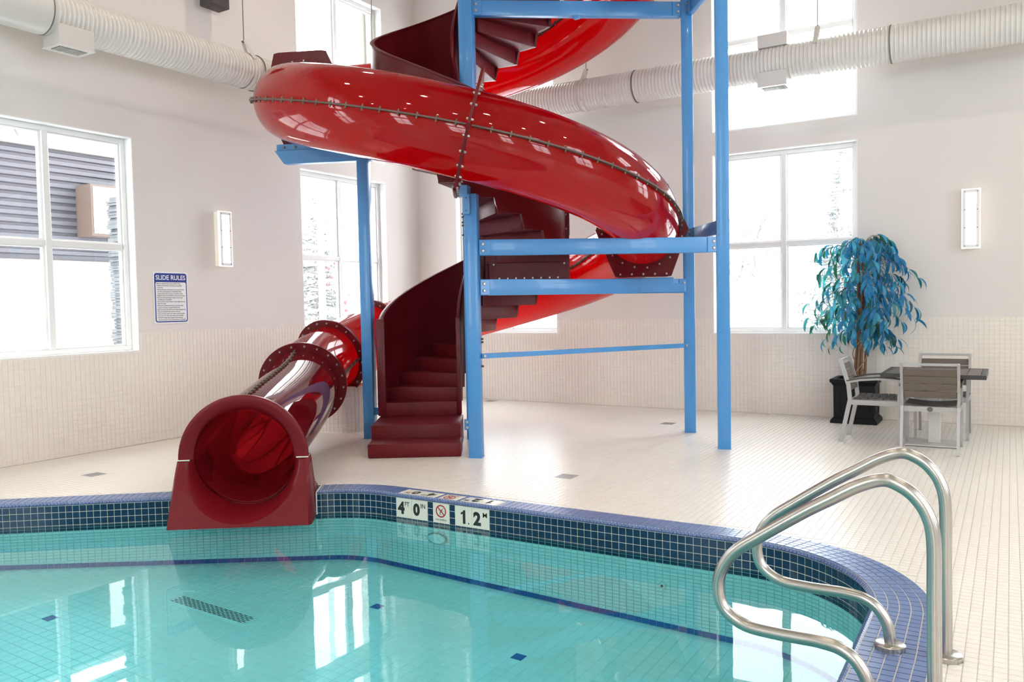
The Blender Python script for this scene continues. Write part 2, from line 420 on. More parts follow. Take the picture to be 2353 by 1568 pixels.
def in_view(P, m=0.12):
    x, y, z = px(P)
    return z > 0.2 and -2353*m < x < 2353*(1+m) and -1568*m < y < 1568*(1+m)

# ---- tiles: every joint is real. cells = (centre on the face, u, v, n, size u, size v)
def tile_geo(c, u, v, n, su, sv, th, bev):
    c = np.asarray(c); u = np.asarray(u); v = np.asarray(v); n = np.asarray(n)
    lo = c-n*th
    P = [lo+a*u*su/2+b*v*sv/2 for a, b in ((-1,-1),(1,-1),(1,1),(-1,1))] + [c+a*u*(su/2-bev)+b*v*(sv/2-bev) for a, b in ((-1,-1),(1,-1),(1,1),(-1,1))]
    return P, [(4,5,6,7),(0,1,5,4),(1,2,6,5),(2,3,7,6),(3,0,4,7),(3,2,1,0)]
TILE_MESH = {}
def lay_tiles(parent, cells, mat, th=0.006, bev=0.0012, limit=300, name='tile', field='tile_field', big=None):
    off = np.array(origin_of(parent)[:]) if parent is not None else np.zeros(3)
    def area(cell):
        c, u, v, n, su, sv = cell
        d = np.asarray(c)-CAM_POS; L = np.linalg.norm(d)
        x, y, z = px(c)
        if z <= 0.2 or not (0 < x < 2353 and 0 < y < 1568): return 0
        if big and not big(x, y): return 0
        return max(0.0, -float(np.dot(d, n))/L)*su*sv/(L*L)
    order = sorted(range(len(cells)), key=lambda i: -area(cells[i]))
    for i in order[:limit]:
        c, u, v, n, su, sv = cells[i]
        key = (round(su, 4), round(sv, 4), mat.name, th)
        if key not in TILE_MESH:
            P, F = tile_geo((0, 0, 0), (1, 0, 0), (0, 1, 0), (0, 0, 1), su, sv, th, bev)
            me = bpy.data.meshes.new(name); me.from_pydata([tuple(p) for p in P], [], F); me.materials.append(mat); TILE_MESH[key] = me
        o = bpy.data.objects.new(name, TILE_MESH[key]); COL.objects.link(o)
        o.parent = parent
        l = np.asarray(c)-off
        o.matrix_local = Matrix(((u[0], v[0], n[0], l[0]), (u[1], v[1], n[1], l[1]), (u[2], v[2], n[2], l[2]), (0, 0, 0, 1)))
    rest = order[limit:]
    if rest:
        V = []; F = []
        for i in rest:
            c, u, v, n, su, sv = cells[i]
            P, f = tile_geo(c, u, v, n, su, sv, th, bev); b = len(V)
            V += [tuple(p-off) for p in P]; F += [tuple(b+k for k in q) for q in f]
        me = bpy.data.meshes.new(field); me.from_pydata(V, [], F); me.materials.append(mat)
        o = bpy.data.objects.new(field, me); COL.objects.link(o); o.parent = parent; o['kind'] = 'stuff'

TP = 0.0508          # tile pitch
TG = 0.0030          # joint width

# ================================================================== STRUCTURE
# ---- walls with window openings
def wall(name, u0, u1, openings, fn, mat):
    """fn(u, d, z) -> world point; d runs outward from the inner face"""
    us = sorted(set([u0, u1] + [a for a, z in openings] + [a+WIN_W for a, z in openings]))
    zs = sorted(set([-0.4, ZC] + [z for a, z in openings] + [z+WIN_H for a, z in openings]))
    m = MB(); T = 0.30
    def hole(uc, zc): return any(a < uc < a+WIN_W and z < zc < z+WIN_H for a, z in openings)
    for i in range(len(us)-1):
        for j in range(len(zs)-1):
            a, b, c, d = us[i], us[i+1], zs[j], zs[j+1]
            if hole((a+b)/2, (c+d)/2): continue
            m.add([fn(a,0,c), fn(b,0,c), fn(b,0,d), fn(a,0,d)], [(0,1,2,3)])
            m.add([fn(a,T,c), fn(b,T,c), fn(b,T,d), fn(a,T,d)], [(0,3,2,1)])
    for a, z in openings:
        b, t = a+WIN_W, z+WIN_H
        for p, q in (((a,z),(b,z)), ((b,z),(b,t)), ((b,t),(a,t)), ((a,t),(a,z))):
            m.add([fn(p[0],0,p[1]), fn(q[0],0,q[1]), fn(q[0],T,q[1]), fn(p[0],T,p[1])], [(0,1,2,3)])
    o = m.build(name, mat, fix=False)
    o['kind'] = 'structure'; return o
fnL = lambda u, d, z: (XL-d, u, z)
fnB = lambda u, d, z: (u, YB+d, z)
fnR = lambda u, d, z: (XR+d, u, z)
fnX = lambda u, d, z: (u, YR-d, z)
wall_left = wall('wall_left', YR-0.3, YB+0.3, WIN_L, fnL, M['wall'])
wall_back = wall('wall_back', XL, XR, WIN_B, fnB, M['wall'])
wall_right = wall('wall_right', YR-0.3, YB+0.3, WIN_R, fnR, M['wall'])
wall_rear = wall('wall_rear', XL, XR, WIN_X, fnX, M['wall'])
tag(MB().box((XL-0.3, YR-0.3, ZC), (XR+0.3, YB+0.3, ZC+0.25)).build('ceiling', M['ceil']), kind='structure')

# ---- windows: one built, the rest copied
def make_window():
    root = empty('window_1', kind='structure')
    Wd, H = WIN_W, WIN_H
    d0, d1 = 0.12, 0.20
    e = 0.012
    for (a, b) in (((0, 0, 0), (Wd, 0.30, e)), ((0, 0, H-e), (Wd, 0.30, H)), ((0, 0, e), (e, 0.30, H-e)), ((Wd-e, 0, e), (Wd, 0.30, H-e))):
        MB().box(a, b).build('reveal_lining', M['white'], root)
    f = MB(); t = 0.05
    f.box((e, d0, e), (Wd-e, d1, e+t)).box((e, d0, H-e-t), (Wd-e, d1, H-e)).box((e, d0, e+t), (e+t, d1, H-e-t)).box((Wd-e-t, d0, e+t), (Wd-e, d1, H-e-t))
    # inner stepped bead of the frame
    g = 0.018; i0 = e+t; 
    f.box((i0, d0+0.025, i0), (Wd-i0, d1, i0+g)).box((i0, d0+0.025, H-i0-g), (Wd-i0, d1, H-i0)).box((i0, d0+0.025, i0+g), (i0+g, d1, H-i0-g)).box((Wd-i0-g, d0+0.025, i0+g), (Wd-i0, d1, H-i0-g))
    f.build('window_frame', M['white'], root, bevel=0.003, bseg=1)
    cx, cz = Wd/2, 1.145
    MB().box((cx-0.030, d0-0.005, i0), (cx+0.030, d1, H-i0)).box((cx-0.052, d0+0.025, i0+g), (cx+0.052, d1-0.003, H-i0-g)).build('mullion', M['white'], root, bevel=0.003, bseg=1)
    MB().box((i0+g, d0+0.002, cz-0.028), (Wd-i0-g, d1-0.002, cz+0.028)).box((i0+g, d0+0.027, cz-0.046), (Wd-i0-g, d1-0.004, cz+0.046)).build('mid_rail', M['white'], root, bevel=0.003, bseg=1)
    for (a, b) in ((i0+g, cx-0.052), (cx+0.052, Wd-i0-g)):
        for (c, d) in ((i0+g, cz-0.046), (cz+0.046, H-i0-g)):
            MB().box((a, 0.165, c), (b, 0.171, d)).build('pane', M['glass'], root)
    return root
win = make_window()
n_win = 0
for lst, rot, fn, rev in ((WIN_L, R(90), fnL, False), (WIN_B, 0, fnB, False), (WIN_R, R(-90), fnR, True), (WIN_X, R(180), fnX, True)):
    for u, z in lst:
        o = win if n_win == 0 else copy_tree(win)
        n_win += 1
        o.name = 'window_%d' % n_win
        o.location = fn(u+WIN_W if rev else u, 0, z); o.rotation_euler.z = rot

# ---- pool outline: inner top edge, deck on the outside
def pool_path():
    V = [(-0.55, -2.6, 0), (-0.55, 4.93, 0.85), (-4.46, 4.93, 0.75), (-7.0, 2.93, 0.5), (-7.0, -2.6, 0)]
    pts = []
    for i, (x, y, r) in enumerate(V):
        p = Vector((x, y))
        if r == 0: pts.append(p); continue
        a = (Vector(V[i-1][:2])-p).normalized(); b = (Vector(V[i+1][:2])-p).normalized()
        ang = a.angle(b); t = r/math.tan(ang/2)
        c = p+(a+b).normalized()*(r/math.sin(ang/2))
        p0, p1 = p+a*t, p+b*t
        a0 = math.atan2((p0-c).y, (p0-c).x); a1 = math.atan2((p1-c).y, (p1-c).x)
        d = (a1-a0+PI) % (2*PI)-PI
        n = max(6, int(abs(d)*r/0.012))
        for k in range(n+1): pts.append(c+Vector((math.cos(a0+d*k/n), math.sin(a0+d*k/n)))*r)
    # resample
    out = [pts[0]]; 
    for q in pts[1:]:
        d = (q-out[-1]).length
        if d < 1e-5: continue
        k = max(1, int(d/0.012)); p = out[-1]
        for j in range(1, k+1): out.append(p+(q-p)*j/k)
    return out
PATH = pool_path()
PA = np.array([p[:] for p in PATH])
SEG = np.linalg.norm(np.diff(PA, axis=0), axis=1); ARC = np.concatenate([[0], np.cumsum(SEG)]); PLEN = ARC[-1]
def path_at(s):
    x = np.interp(s, ARC, PA[:, 0]); y = np.interp(s, ARC, PA[:, 1])
    e = 0.02
    tx = np.interp(s+e, ARC, PA[:, 0])-np.interp(s-e, ARC, PA[:, 0]); ty = np.interp(s+e, ARC, PA[:, 1])-np.interp(s-e, ARC, PA[:, 1])
    L = math.hypot(tx, ty); tx /= L; ty /= L
    return np.array([x, y]), np.array([tx, ty]), np.array([ty, -tx])      # point, tangent, outward (towards the deck)
def coping_w(s):
    # 5 rows of tile: a little wider along the steps side
    return 0.285 if s < 6.2 else (0.205 if s > 8.4 else 0.285-0.08*(s-6.2)/2.2)
def offset_poly(fn, step=0.06):
    out = []
    for s in np.arange(0.0, PLEN+1e-6, step):
        p, t, n = path_at(min(max(s, 0.021), PLEN-0.021)); out.append(tuple(p+n*fn(s)))
    return out
Pt, Tt, Nt = path_at(3.0)
assert Nt[0] > 0.9, Nt          # the deck lies to the right of the X=-0.55 side

# ---- deck
outer_poly = offset_poly(coping_w)
xs = [p[0] for p in outer_poly]
hole = outer_poly + [(-7.3, -2.9), (-0.25, -2.9)]
hole = outer_poly
rect = [(XL, YR), (XR, YR), (XR, YB), (XL, YB)]
def poly_mesh(name, outer, holes, z, mat):
    loops = [[Vector((x, y, 0)) for x, y in outer]] + [[Vector((x, y, 0)) for x, y in h] for h in holes]
    tri = tessellate_polygon(loops); V = [(p.x, p.y, z if not callable(z) else z(p.x, p.y)) for l in loops for p in l]
    m = MB(); m.add(V, [tuple(t) for t in tri])
    me = m.mesh(name, fix=False); 
    bm = bmesh.new(); bm.from_mesh(me)
    for f in bm.faces:
        if f.normal.z < 0: f.normal_flip()
    bm.to_mesh(me); bm.free()
    me.materials.append(mat); o = bpy.data.objects.new(name, me); COL.objects.link(o); return o
floor = tag(poly_mesh('floor', rect, [hole], -0.003, M['floorgrid']), kind='structure')

# distance of a deck point from the pool's inner edge (for cutting the deck tiles)
def pool_dist(x, y):
    d2 = (PA[:, 0]-x)**2+(PA[:, 1]-y)**2; i = int(d2.argmin())
    p, t, n = path_at(min(max(ARC[i], 0.03), PLEN-0.03))
    return float(np.dot(np.array([x, y])-p, n)), ARC[i]
BASE_C = np.array([-5.02, 4.18]); BASE_D = np.array([0.58, -0.815]); BASE_U = np.array([0.815, 0.58])
def under_base(x, y):
    q = np.array([x, y])-BASE_C
    return abs(q@BASE_U) < 0.515 and -0.47 < q@BASE_D < 0.1
DRAINS = [(-7.02, 4.28), (-3.19, 6.08), (-3.49, 9.28), (-6.74, 10.42)]
cells = []
gx0, gy0 = math.floor(XL/TP), math.floor(-1/TP)
for i in range(gx0, int(4.0/TP)):
    for j in range(int(1.0/TP), int(YB/TP)+1):
        x, y = (i+0.5)*TP, (j+0.5)*TP
        if x-TP/2 < XL+0.005 or y+TP/2 > YB-0.005: continue
        if not in_view((x, y, 0), 0.10): continue
        if -7.4 < x < 0.2 and y < 5.6:
            d, s = pool_dist(x, y)
            if d < coping_w(s)+TP*0.62: continue
        if any(abs(x-a) < 0.085 and abs(y-b) < 0.085 for a, b in DRAINS): continue
        cells.append(((x, y, 0.0), (1, 0, 0), (0, 1, 0), (0, 0, 1), TP-TG, TP-TG))
lay_tiles(floor, cells, M['floortile'], th=0.006)

# ---- wall tile wainscot, 24 courses
cells = []
for j in range(24):
    z = (j+0.5)*TP
    for i in range(int(2.9/TP), int(YB/TP)):
        y = (i+0.5)*TP
        if y+TP/2 > YB-0.004: continue
        if any(a-TP*0.5 < y < a+WIN_W+TP*0.5 and zz-TP*0.5 < z < zz+WIN_H for a, zz in WIN_L): continue
        cells.append(((XL+0.007, y, z), (0, 1, 0), (0, 0, 1), (1, 0, 0), TP-TG, TP-TG))
lay_tiles(wall_left, cells, M['walltile'], th=0.007, big=lambda x, y: x < 380)
cells = []
for j in range(24):
    z = (j+0.5)*TP
    for i in range(int(XL/TP)+1, int(2.2/TP)):
        x = (i+0.5)*TP
        if x-TP/2 < XL+0.01: continue
        if any(a-TP*0.5 < x < a+WIN_W+TP*0.5 and zz-TP*0.5 < z < zz+WIN_H for a, zz in WIN_B): continue
        cells.append(((x, YB-0.007, z), (1, 0, 0), (0, 0, 1), (0, -1, 0), TP-TG, TP-TG))
lay_tiles(wall_back, cells, M['walltile'], th=0.007, big=lambda x, y: x > 2220 or 1690 < x < 1900)
# grout bed behind the tiles
for nm, fn, u0, u1, ops, par in (('tile_bed', lambda u, z: (XL+0.0035, u, z), YR, YB, WIN_L, wall_left), ('tile_bed', lambda u, z: (u, YB-0.0035, z), XL, XR, WIN_B, wall_back)):
    m = MB()
    cuts = sorted(set([u0, u1]+[v for a, zz in ops if zz == WZ1 for v in (a, a+WIN_W)]))
    for k in range(len(cuts)-1):
        a, b = cuts[k], cuts[k+1]
        top = WZ1 if any(abs(a-q) < 1e-6 for q, zz in ops if zz == WZ1) else 24*TP
        m.add([fn(a, 0), fn(b, 0), fn(b, top), fn(a, top)], [(0, 1, 2, 3)])
    m.build('grout_bed', M['wallgrout'], par, fix=False)

# ---- pool basin: walls, waterline band, nosing, coping, floor
def zfloor(x, y): return -0.51-0.0303*(max(min(x, -0.55), -7.0)+6.5)
WATER_Z = -0.187
basin = empty('pool_basin', (-3.5, 3.0, 0), kind='structure')
m = MB()
inner = offset_poly(lambda s: 0.006, 0.05)
for a, b in zip(inner[:-1], inner[1:]):
    zt = -0.14 if under_base(*a) and under_base(*b) else 0.0          # notched where the slide mouth sits
    m.add([(a[0], a[1], zt), (b[0], b[1], zt), (b[0], b[1], -0.9), (a[0], a[1], -0.9)], [(0, 1, 2, 3)])
m.add([(-0.54, -2.6, 0), (-7.01, -2.6, 0), (-7.01, -2.6, -0.9), (-0.54, -2.6, -0.9)], [(0, 1, 2, 3)])
m.build('basin_wall', M['poolgrout'], basin, fix=False)
pf = poly_mesh('basin_floor', inner, [], lambda x, y: zfloor(x, y)-0.003, M['poolgrout'])
pf.parent = basin; pf.location = -basin.location
m = MB()
co_out = offset_poly(lambda s: coping_w(s)+0.02, 0.05)
for (a, b, c, d) in zip(inner[:-1], inner[1:], co_out[1:], co_out[:-1]): pass
in5 = offset_poly(lambda s: 0.004, 0.05); out5 = offset_poly(lambda s: coping_w(s)+0.012, 0.05)
for a, b, c, d in zip(in5[:-1], in5[1:], out5[1:], out5[:-1]):
    if under_base(*a) and under_base(*b): continue
    m.add([(a[0], a[1], -0.0035), (b[0], b[1], -0.0035), (c[0], c[1], -0.0035), (d[0], d[1], -0.0035)], [(0, 1, 2, 3)])
m2 = MB()
for a, b in zip(offset_poly(lambda s: 0.003, 0.05)[:-1], offset_poly(lambda s: 0.003, 0.05)[1:]):
    if under_base(*a) and under_base(*b): continue
    m2.add([(a[0], a[1], -0.003), (b[0], b[1], -0.003), (b[0], b[1], -0.2305), (a[0], a[1], -0.2305)], [(0, 1, 2, 3)])
coping = m.build('pool_coping', M['grout'], None, fix=False, at=(-3.5, 5.0, 0)); coping['kind'] = 'structure'
m2.build('waterline_bed', M['grout'], coping, fix=False)

def arc_of_x(X):     # arc length on the back straight (Y = 4.93)
    i = int(np.argmin((PA[:, 0]-X)**2+(PA[:, 1]-4.93)**2)); return ARC[i]
MARKS = [(-4.085, -3.780), (-3.729, -3.577), (-3.526, -3.221)]
def marked(x, y): return abs(y-4.93) < 0.06 and any(a-0.01 < x < b+0.01 for a, b in MARKS)
S0 = 3.0
def visible(p): return in_view(p, 0.10)
# waterline band: 3 courses above the water, 2 below it
cells = []; acc = []
nT = int(PLEN/TP)
sM = arc_of_x(-3.78); s_off = (sM % TP)
SUB = 0.023      # courses below the surface look squashed through the water
rows = [(-0.0305-TP/2-k*TP, TP) for k in range(3)] + [(-0.0305-3*TP-(k+0.5)*SUB, SUB) for k in range(2)]
for k in range(nT):
    s = s_off+(k+0.5)*TP
    if not 0.1 < s < PLEN-0.1: continue
    p, t, n = path_at(s)
    if not visible((*p, -0.1)): continue
    for r_, (z, hgt) in enumerate(rows):
        if r_ < 3 and marked(*p): continue
        if r_ < 3 and under_base(*p): continue
        cells.append(((p[0], p[1], z), (t[0], t[1], 0), (0, 0, 1), (-n[0], -n[1], 0), TP-TG, hgt-TG*(1 if r_ < 3 else 0.6)))
lay_tiles(coping, cells, M['navytile'], th=0.006, big=lambda x, y: True)
# nosing: quarter-round tiles half as wide
cells = []
for k in range(int(PLEN/0.0254)):
    s = s_off+(k+0.5)*0.0254
    if not 0.1 < s < PLEN-0.1: continue
    p, t, n = path_at(s)
    if not visible((*p, 0)) or under_base(*p): continue
    nn = np.array([-n[0]*0.72, -n[1]*0.72, 0.69]); nn /= np.linalg.norm(nn)
    c3 = np.array([p[0]+n[0]*0.003, p[1]+n[1]*0.003, -0.012])
    tv = np.array([t[0], t[1], 0]); vv = np.cross(nn, tv)
    cells.append((tuple(c3+nn*0.006), tuple(tv), tuple(vv), tuple(nn), 0.0254-0.0026, 0.031))
lay_tiles(coping, cells, M['bluetile'], th=0.012, bev=0.0012, name='nosing_tile', field='nosing_field')
# coping top: 5 rows
cells = []
for k in range(nT):
    for row in range(5):
        s0 = s_off+k*TP+(TP/2 if False else 0); s1 = s0+TP
        if not (0.1 < s0 and s1 < PLEN-0.1): continue
        wd = (coping_w(s0)-0.018)/5; o = 0.018+wd*(row+0.5)
        p0, t0, n0 = path_at(s0); p1, t1, n1 = path_at(s1)
        a = p0+n0*o; b = p1+n1*o; c = (a+b)/2; u = (b-a); L = np.linalg.norm(u); u /= L
        if not visible((*c, 0)) or under_base(*c): continue
        if abs(c[1]-5.03) < 0.2 and any(x0-0.004+0.03 < c[0] < x1+0.004+0.03 for x0, x1 in MARKS) and row < 4: continue
        cells.append(((c[0], c[1], 0.0), (u[0], u[1], 0), (-u[1], u[0], 0), (0, 0, 1), L-0.0045, wd-0.0036))
lay_tiles(coping, cells, M['bluetile'], th=0.006, name='coping_tile', field='coping_field', big=lambda x, y: True)
# underwater wall tiles (courses look squashed through the surface), accent course at the foot, floor tiles
cells = []; acc = []
PZ = 0.023
for k in range(nT):
    s = s_off+(k+0.5)*TP
    if not 0.1 < s < PLEN-0.1: continue
    p, t, n = path_at(s)
    if not visible((*p, -0.4)): continue
    zf = zfloor(*p)
    z = -0.0305-3*TP-2*SUB-PZ/2-0.001
    while z-PZ/2 > zf+0.036:
        cells.append(((p[0]-n[0]*0.0, p[1]-n[1]*0.0, z), (t[0], t[1], 0), (0, 0, 1), (-n[0], -n[1], 0), TP-TG, PZ-0.0018))
        z -= PZ
    acc.append(((p[0], p[1], zf+0.018), (t[0], t[1], 0), (0, 0, 1), (-n[0], -n[1], 0), TP-TG, 0.034))
lay_tiles(basin, cells, M['poolwall'], th=0.005, bev=0.001)
lay_tiles(basin, acc, M['accent'], th=0.005, bev=0.001, name='accent_tile', field='accent_field')
cells = []
fp = 0.0762
SPOTS = [(-5.35, 2.95), (-3.72, 4.25), (-2.45, 4.10), (-6.2, 2.6)]
spot_cells = []
import mathutils
def inside_pool(x, y):
    d, s = pool_dist(x, y); return d < 0 and y > -2.6
nf = np.array([0.0303, 0, 1.0]); nf /= np.linalg.norm(nf); uf = np.array([1, 0, -0.0303]); uf /= np.linalg.norm(uf)
for i in range(int(-7.0/fp)-1, 0):
    for j in range(int(0.6/fp), int(5.0/fp)):
        x, y = (i+0.5)*fp, (j+0.5)*fp
        if not in_view((x, y, -0.6), 0.06): continue
        d, s = pool_dist(x, y)
        if d > -fp*0.55: continue
        cell = ((x, y, zfloor(x, y)), tuple(uf), (0, 1, 0), tuple(nf), fp-0.004, fp-0.004)
        (spot_cells if any(abs(x-a) < fp/2 and abs(y-b) < fp/2 for a, b in SPOTS) else cells).append(cell)
lay_tiles(basin, cells, M['poolfloor'], th=0.005, name='floor_tile', field='floor_tile_field')
lay_tiles(basin, spot_cells, M['accent'], th=0.005, name='accent_floor_tile')

# water
wp = [tuple(p) for p in offset_poly(lambda s: -0.001, 0.05)]
water = poly_mesh('pool_water', wp, [], WATER_Z, M['water'])
tag(water, 'clear turquoise pool water with still mirror-like surface', 'water', kind='stuff')
#PART2
# ================================================================== SLIDE, STAIRS, STEEL
O = np.array([-4.983, 7.384])            # axis of the tower
HR, TR, PITCHH = 1.825, 0.38, 2.974
def hel(t):
    a = R(t); return np.array([O[0]+HR*math.cos(a), O[1]+HR*math.sin(a), 2.443-PITCHH*t/360])
def hel_tan(t):
    a = R(t); v = np.array([-HR*math.sin(a), HR*math.cos(a), -PITCHH/(2*PI)]); return v/np.linalg.norm(v)
T_END = 217.0
MOUTH = np.array([-5.04, 4.29, 0.315]); MDIR = np.array([0.57, -0.800, -0.21])
P0 = hel(T_END); T0 = hel_tan(T_END)
LEX = np.linalg.norm(MOUTH-P0)
def exit_pt(s):
    m0 = T0*LEX*0.9; m1 = MDIR*LEX*0.9
    h = (2*s**3-3*s**2+1, s**3-2*s**2+s, -2*s**3+3*s**2, s**3-s**2)
    return h[0]*P0+h[1]*m0+h[2]*MOUTH+h[3]*m1
def slide_pt(q):
    """q in degrees along the helix; beyond T_END one unit of 100 spans the run-out"""
    return hel(q) if q <= T_END else exit_pt(min(1.0, (q-T_END)/100))
def slide_frame(q):
    e = 0.5
    p = slide_pt(q)
    if q < T_END-e: t = hel_tan(q); n = np.array([math.cos(R(q)), math.sin(R(q)), 0.0])
    else:
        t = slide_pt(min(q+e, T_END+100))-slide_pt(q-e); t /= np.linalg.norm(t)
        n = np.cross(t, [0, 0, 1.0]); 
    n = n-t*np.dot(n, t); n /= np.linalg.norm(n)
    b = np.cross(n, t)
    if b[2] < 0: b = -b
    return p, t, n, b
f_a = slide_frame(T_END-1)[2]; f_b = slide_frame(T_END+1)[2]
NSIGN = 1.0 if np.dot(f_a, f_b) > 0 else -1.0
def frame(q):
    p, t, n, b = slide_frame(q)
    if q >= T_END-0.5: n = n*NSIGN
    return p, t, n, b
slide = empty('tube_slide', (-5.2, 5.2, 0.0), label='enclosed glossy red spiral tube slide emptying into the pool', cat='slide')
JOINTS = [-430, -333, -240, -157, -56, 27, 163, 190, 217, 317]
def tube_section(q0, q1, mat, step):
    m = MB(); nq = max(2, int((q1-q0)/step)); n = 64
    for i in range(nq+1):
        p, t, nn, b = frame(q0+(q1-q0)*i/nq)
        for k in range(n):
            a = 2*PI*k/n; m.v.append(tuple(p+TR*(nn*math.cos(a)+b*math.sin(a))))
    for i in range(nq):
        for k in range(n):
            k2 = (k+1) % n; m.f.append((i*n+k, i*n+k2, (i+1)*n+k2, (i+1)*n+k))
    return m.build('tube_section', mat, slide, smooth=True, fix=False)
def plate_ring(q, rout, th, name, mat, par=None):
    """flange around the tube; rout(angle) is its outline"""
    p, t, nn, b = frame(q); m = MB(); n = 72
    for dz in (-th/2, th/2):
        for k in range(n):
            a = 2*PI*k/n; d = nn*math.cos(a)+b*math.sin(a)
            m.v.append(tuple(p+t*dz+d*(TR-0.004))); m.v.append(tuple(p+t*dz+d*rout(a)))
    B = 2*n
    for k in range(n):
        j = (k+1) % n
        m.f += [(2*k, 2*k+1, 2*j+1, 2*j), (B+2*k, B+2*j, B+2*j+1, B+2*k+1), (2*k+1, B+2*k+1, B+2*j+1, 2*j+1), (2*k, 2*j, B+2*j, B+2*k)]
    return m.build(name, mat, par or slide)
def bolt_ring(q, rb, count, par, th=0.03, r=0.011, a0=0.0):
    p, t, nn, b = frame(q)
    if 'flange_bolt' not in TILE_MESH:
        me = MB().tube([(0, 0, -th), (0, 0, -0.006), (0, 0, 0.006), (0, 0, th)], [r*0.8, r*1.3, r*1.3, r*0.8], 6).mesh('bolt'); me.materials.append(M['steel'])
        TILE_MESH['flange_bolt'] = me
    off = origin_of(par)
    for k in range(count):
        a = a0+2*PI*k/count; d = nn*math.cos(a)+b*math.sin(a); e = np.cross(t, d); l = p+d*rb-np.array(off[:])
        o = bpy.data.objects.new('bolt', TILE_MESH['flange_bolt']); COL.objects.link(o); o.parent = par
        o.matrix_local = Matrix(((d[0], e[0], t[0], l[0]), (d[1], e[1], t[1], l[1]), (d[2], e[2], t[2], l[2]), (0, 0, 0, 1)))
HEX = [(0.49, 0.0), (0.29, 0.52), (-0.29, 0.52), (-0.49, 0.0), (-0.29, -0.52), (0.29, -0.52)]
def hex_r(a):
    c, s_ = math.cos(a), math.sin(a); best = 9
    for i in range(6):
        (x0, y0), (x1, y1) = HEX[i], HEX[(i+1) % 6]
        den = c*(y1-y0)-s_*(x1-x0)
        if abs(den) < 1e-9: continue
        tt = (x0*(y1-y0)-y0*(x1-x0))/den
        if tt > 0: best = min(best, tt)
    return best
for q0, q1 in zip(JOINTS[:-1], JOINTS[1:]):
    tube_section(q0, q1, M['slide'] if q0 < 200 else M['slideend'], 3.0)
for q in JOINTS[:-1]:
    hexed = q in (-157, -56, 27, -333, -240)
    fl = plate_ring(q, hex_r if hexed else (lambda a: 0.462), 0.024, 'flange', M['flange'])
    bolt_ring(q, 0.425, 20, fl, a0=0.1)
    if hexed and q > -200:
        p, t, nn, b = frame(q)
        for k in range(5):
            c = p+nn*(-0.24+0.12*k)-b*0.495
            MB().tube([c-t*0.026, c+t*0.026], 0.011, 6).build('bolt', M['steel'], fl)
# bolted lengthwise seams
def seam(q0, q1, alpha, step=2.0, hgt=0.040):
    m = MB(); nq = max(2, int((q1-q0)/step)); bm_ = MB(); prev = None; dist = 0
    for i in range(nq+1):
        p, t, nn, b = frame(q0+(q1-q0)*i/nq)
        d = nn*math.cos(alpha)+b*math.sin(alpha); e = np.cross(t, d)
        for (rr, s_) in ((TR-0.006, -0.007), (TR+hgt, -0.007), (TR+hgt, 0.007), (TR-0.006, 0.007)):
            m.v.append(tuple(p+d*rr+e*s_))
        c = p+d*(TR+hgt*0.55)
        if prev is not None:
            dist += np.linalg.norm(c-prev)
            if dist > 0.095:
                dist = 0
                bm_.tube([c-e*0.028, c-e*0.012, c+e*0.012, c+e*0.028], [0.006, 0.010, 0.010, 0.006], 6)
        prev = c
    for i in range(nq):
        for k in range(4):
            k2 = (k+1) % 4; m.f.append((4*i+k, 4*i+k2, 4*i+4+k2, 4*i+4+k))
    sf = m.build('seam_flange', M['seam'], slide, smooth=False)
    sb_ = bm_.build('seam_bolt_row', M['rustbolt'], sf); sb_['kind'] = 'stuff'
for q0, q1 in zip(JOINTS[:-2], JOINTS[1:-1]):
    seam(q0+0.6, q1-0.6, 0.0); seam(q0+0.6, q1-0.6, PI)
seam(217.8, 314, R(82), hgt=0.020)
# mouth: flared lip above, base block below
u3 = np.array([MDIR[1]*-1, MDIR[0], 0.0]); u3 = np.array([0.815, 0.58, 0.0]); v3 = np.array([0.58, -0.815, 0.0]); z3 = np.array([0, 0, 1.0])
MC = MOUTH.copy()
m = MB(); n = 40
prof = [(0.376, -0.02), (0.380, 0.030), (0.400, 0.045), (0.470, 0.060), (0.487, 0.052), (0.490, 0.030), (0.486, 0.012), (0.400, 0.0), (0.384, -0.03)]
for k in range(n+1):
    a = PI*k/n
    for rr, dv in prof: m.v.append(tuple(MC+u3*math.cos(a)*rr+z3*math.sin(a)*rr+v3*dv))
L_ = len(prof)
for k in range(n):
    for j in range(L_):
        j2 = (j+1) % L_; m.f.append((k*L_+j, k*L_+j2, (k+1)*L_+j2, (k+1)*L_+j))
m.f.append(tuple(range(L_))); m.f.append(tuple(n*L_+j for j in range(L_)))
lip = m.build('mouth_lip', M['mouth'], slide, smooth='auto')
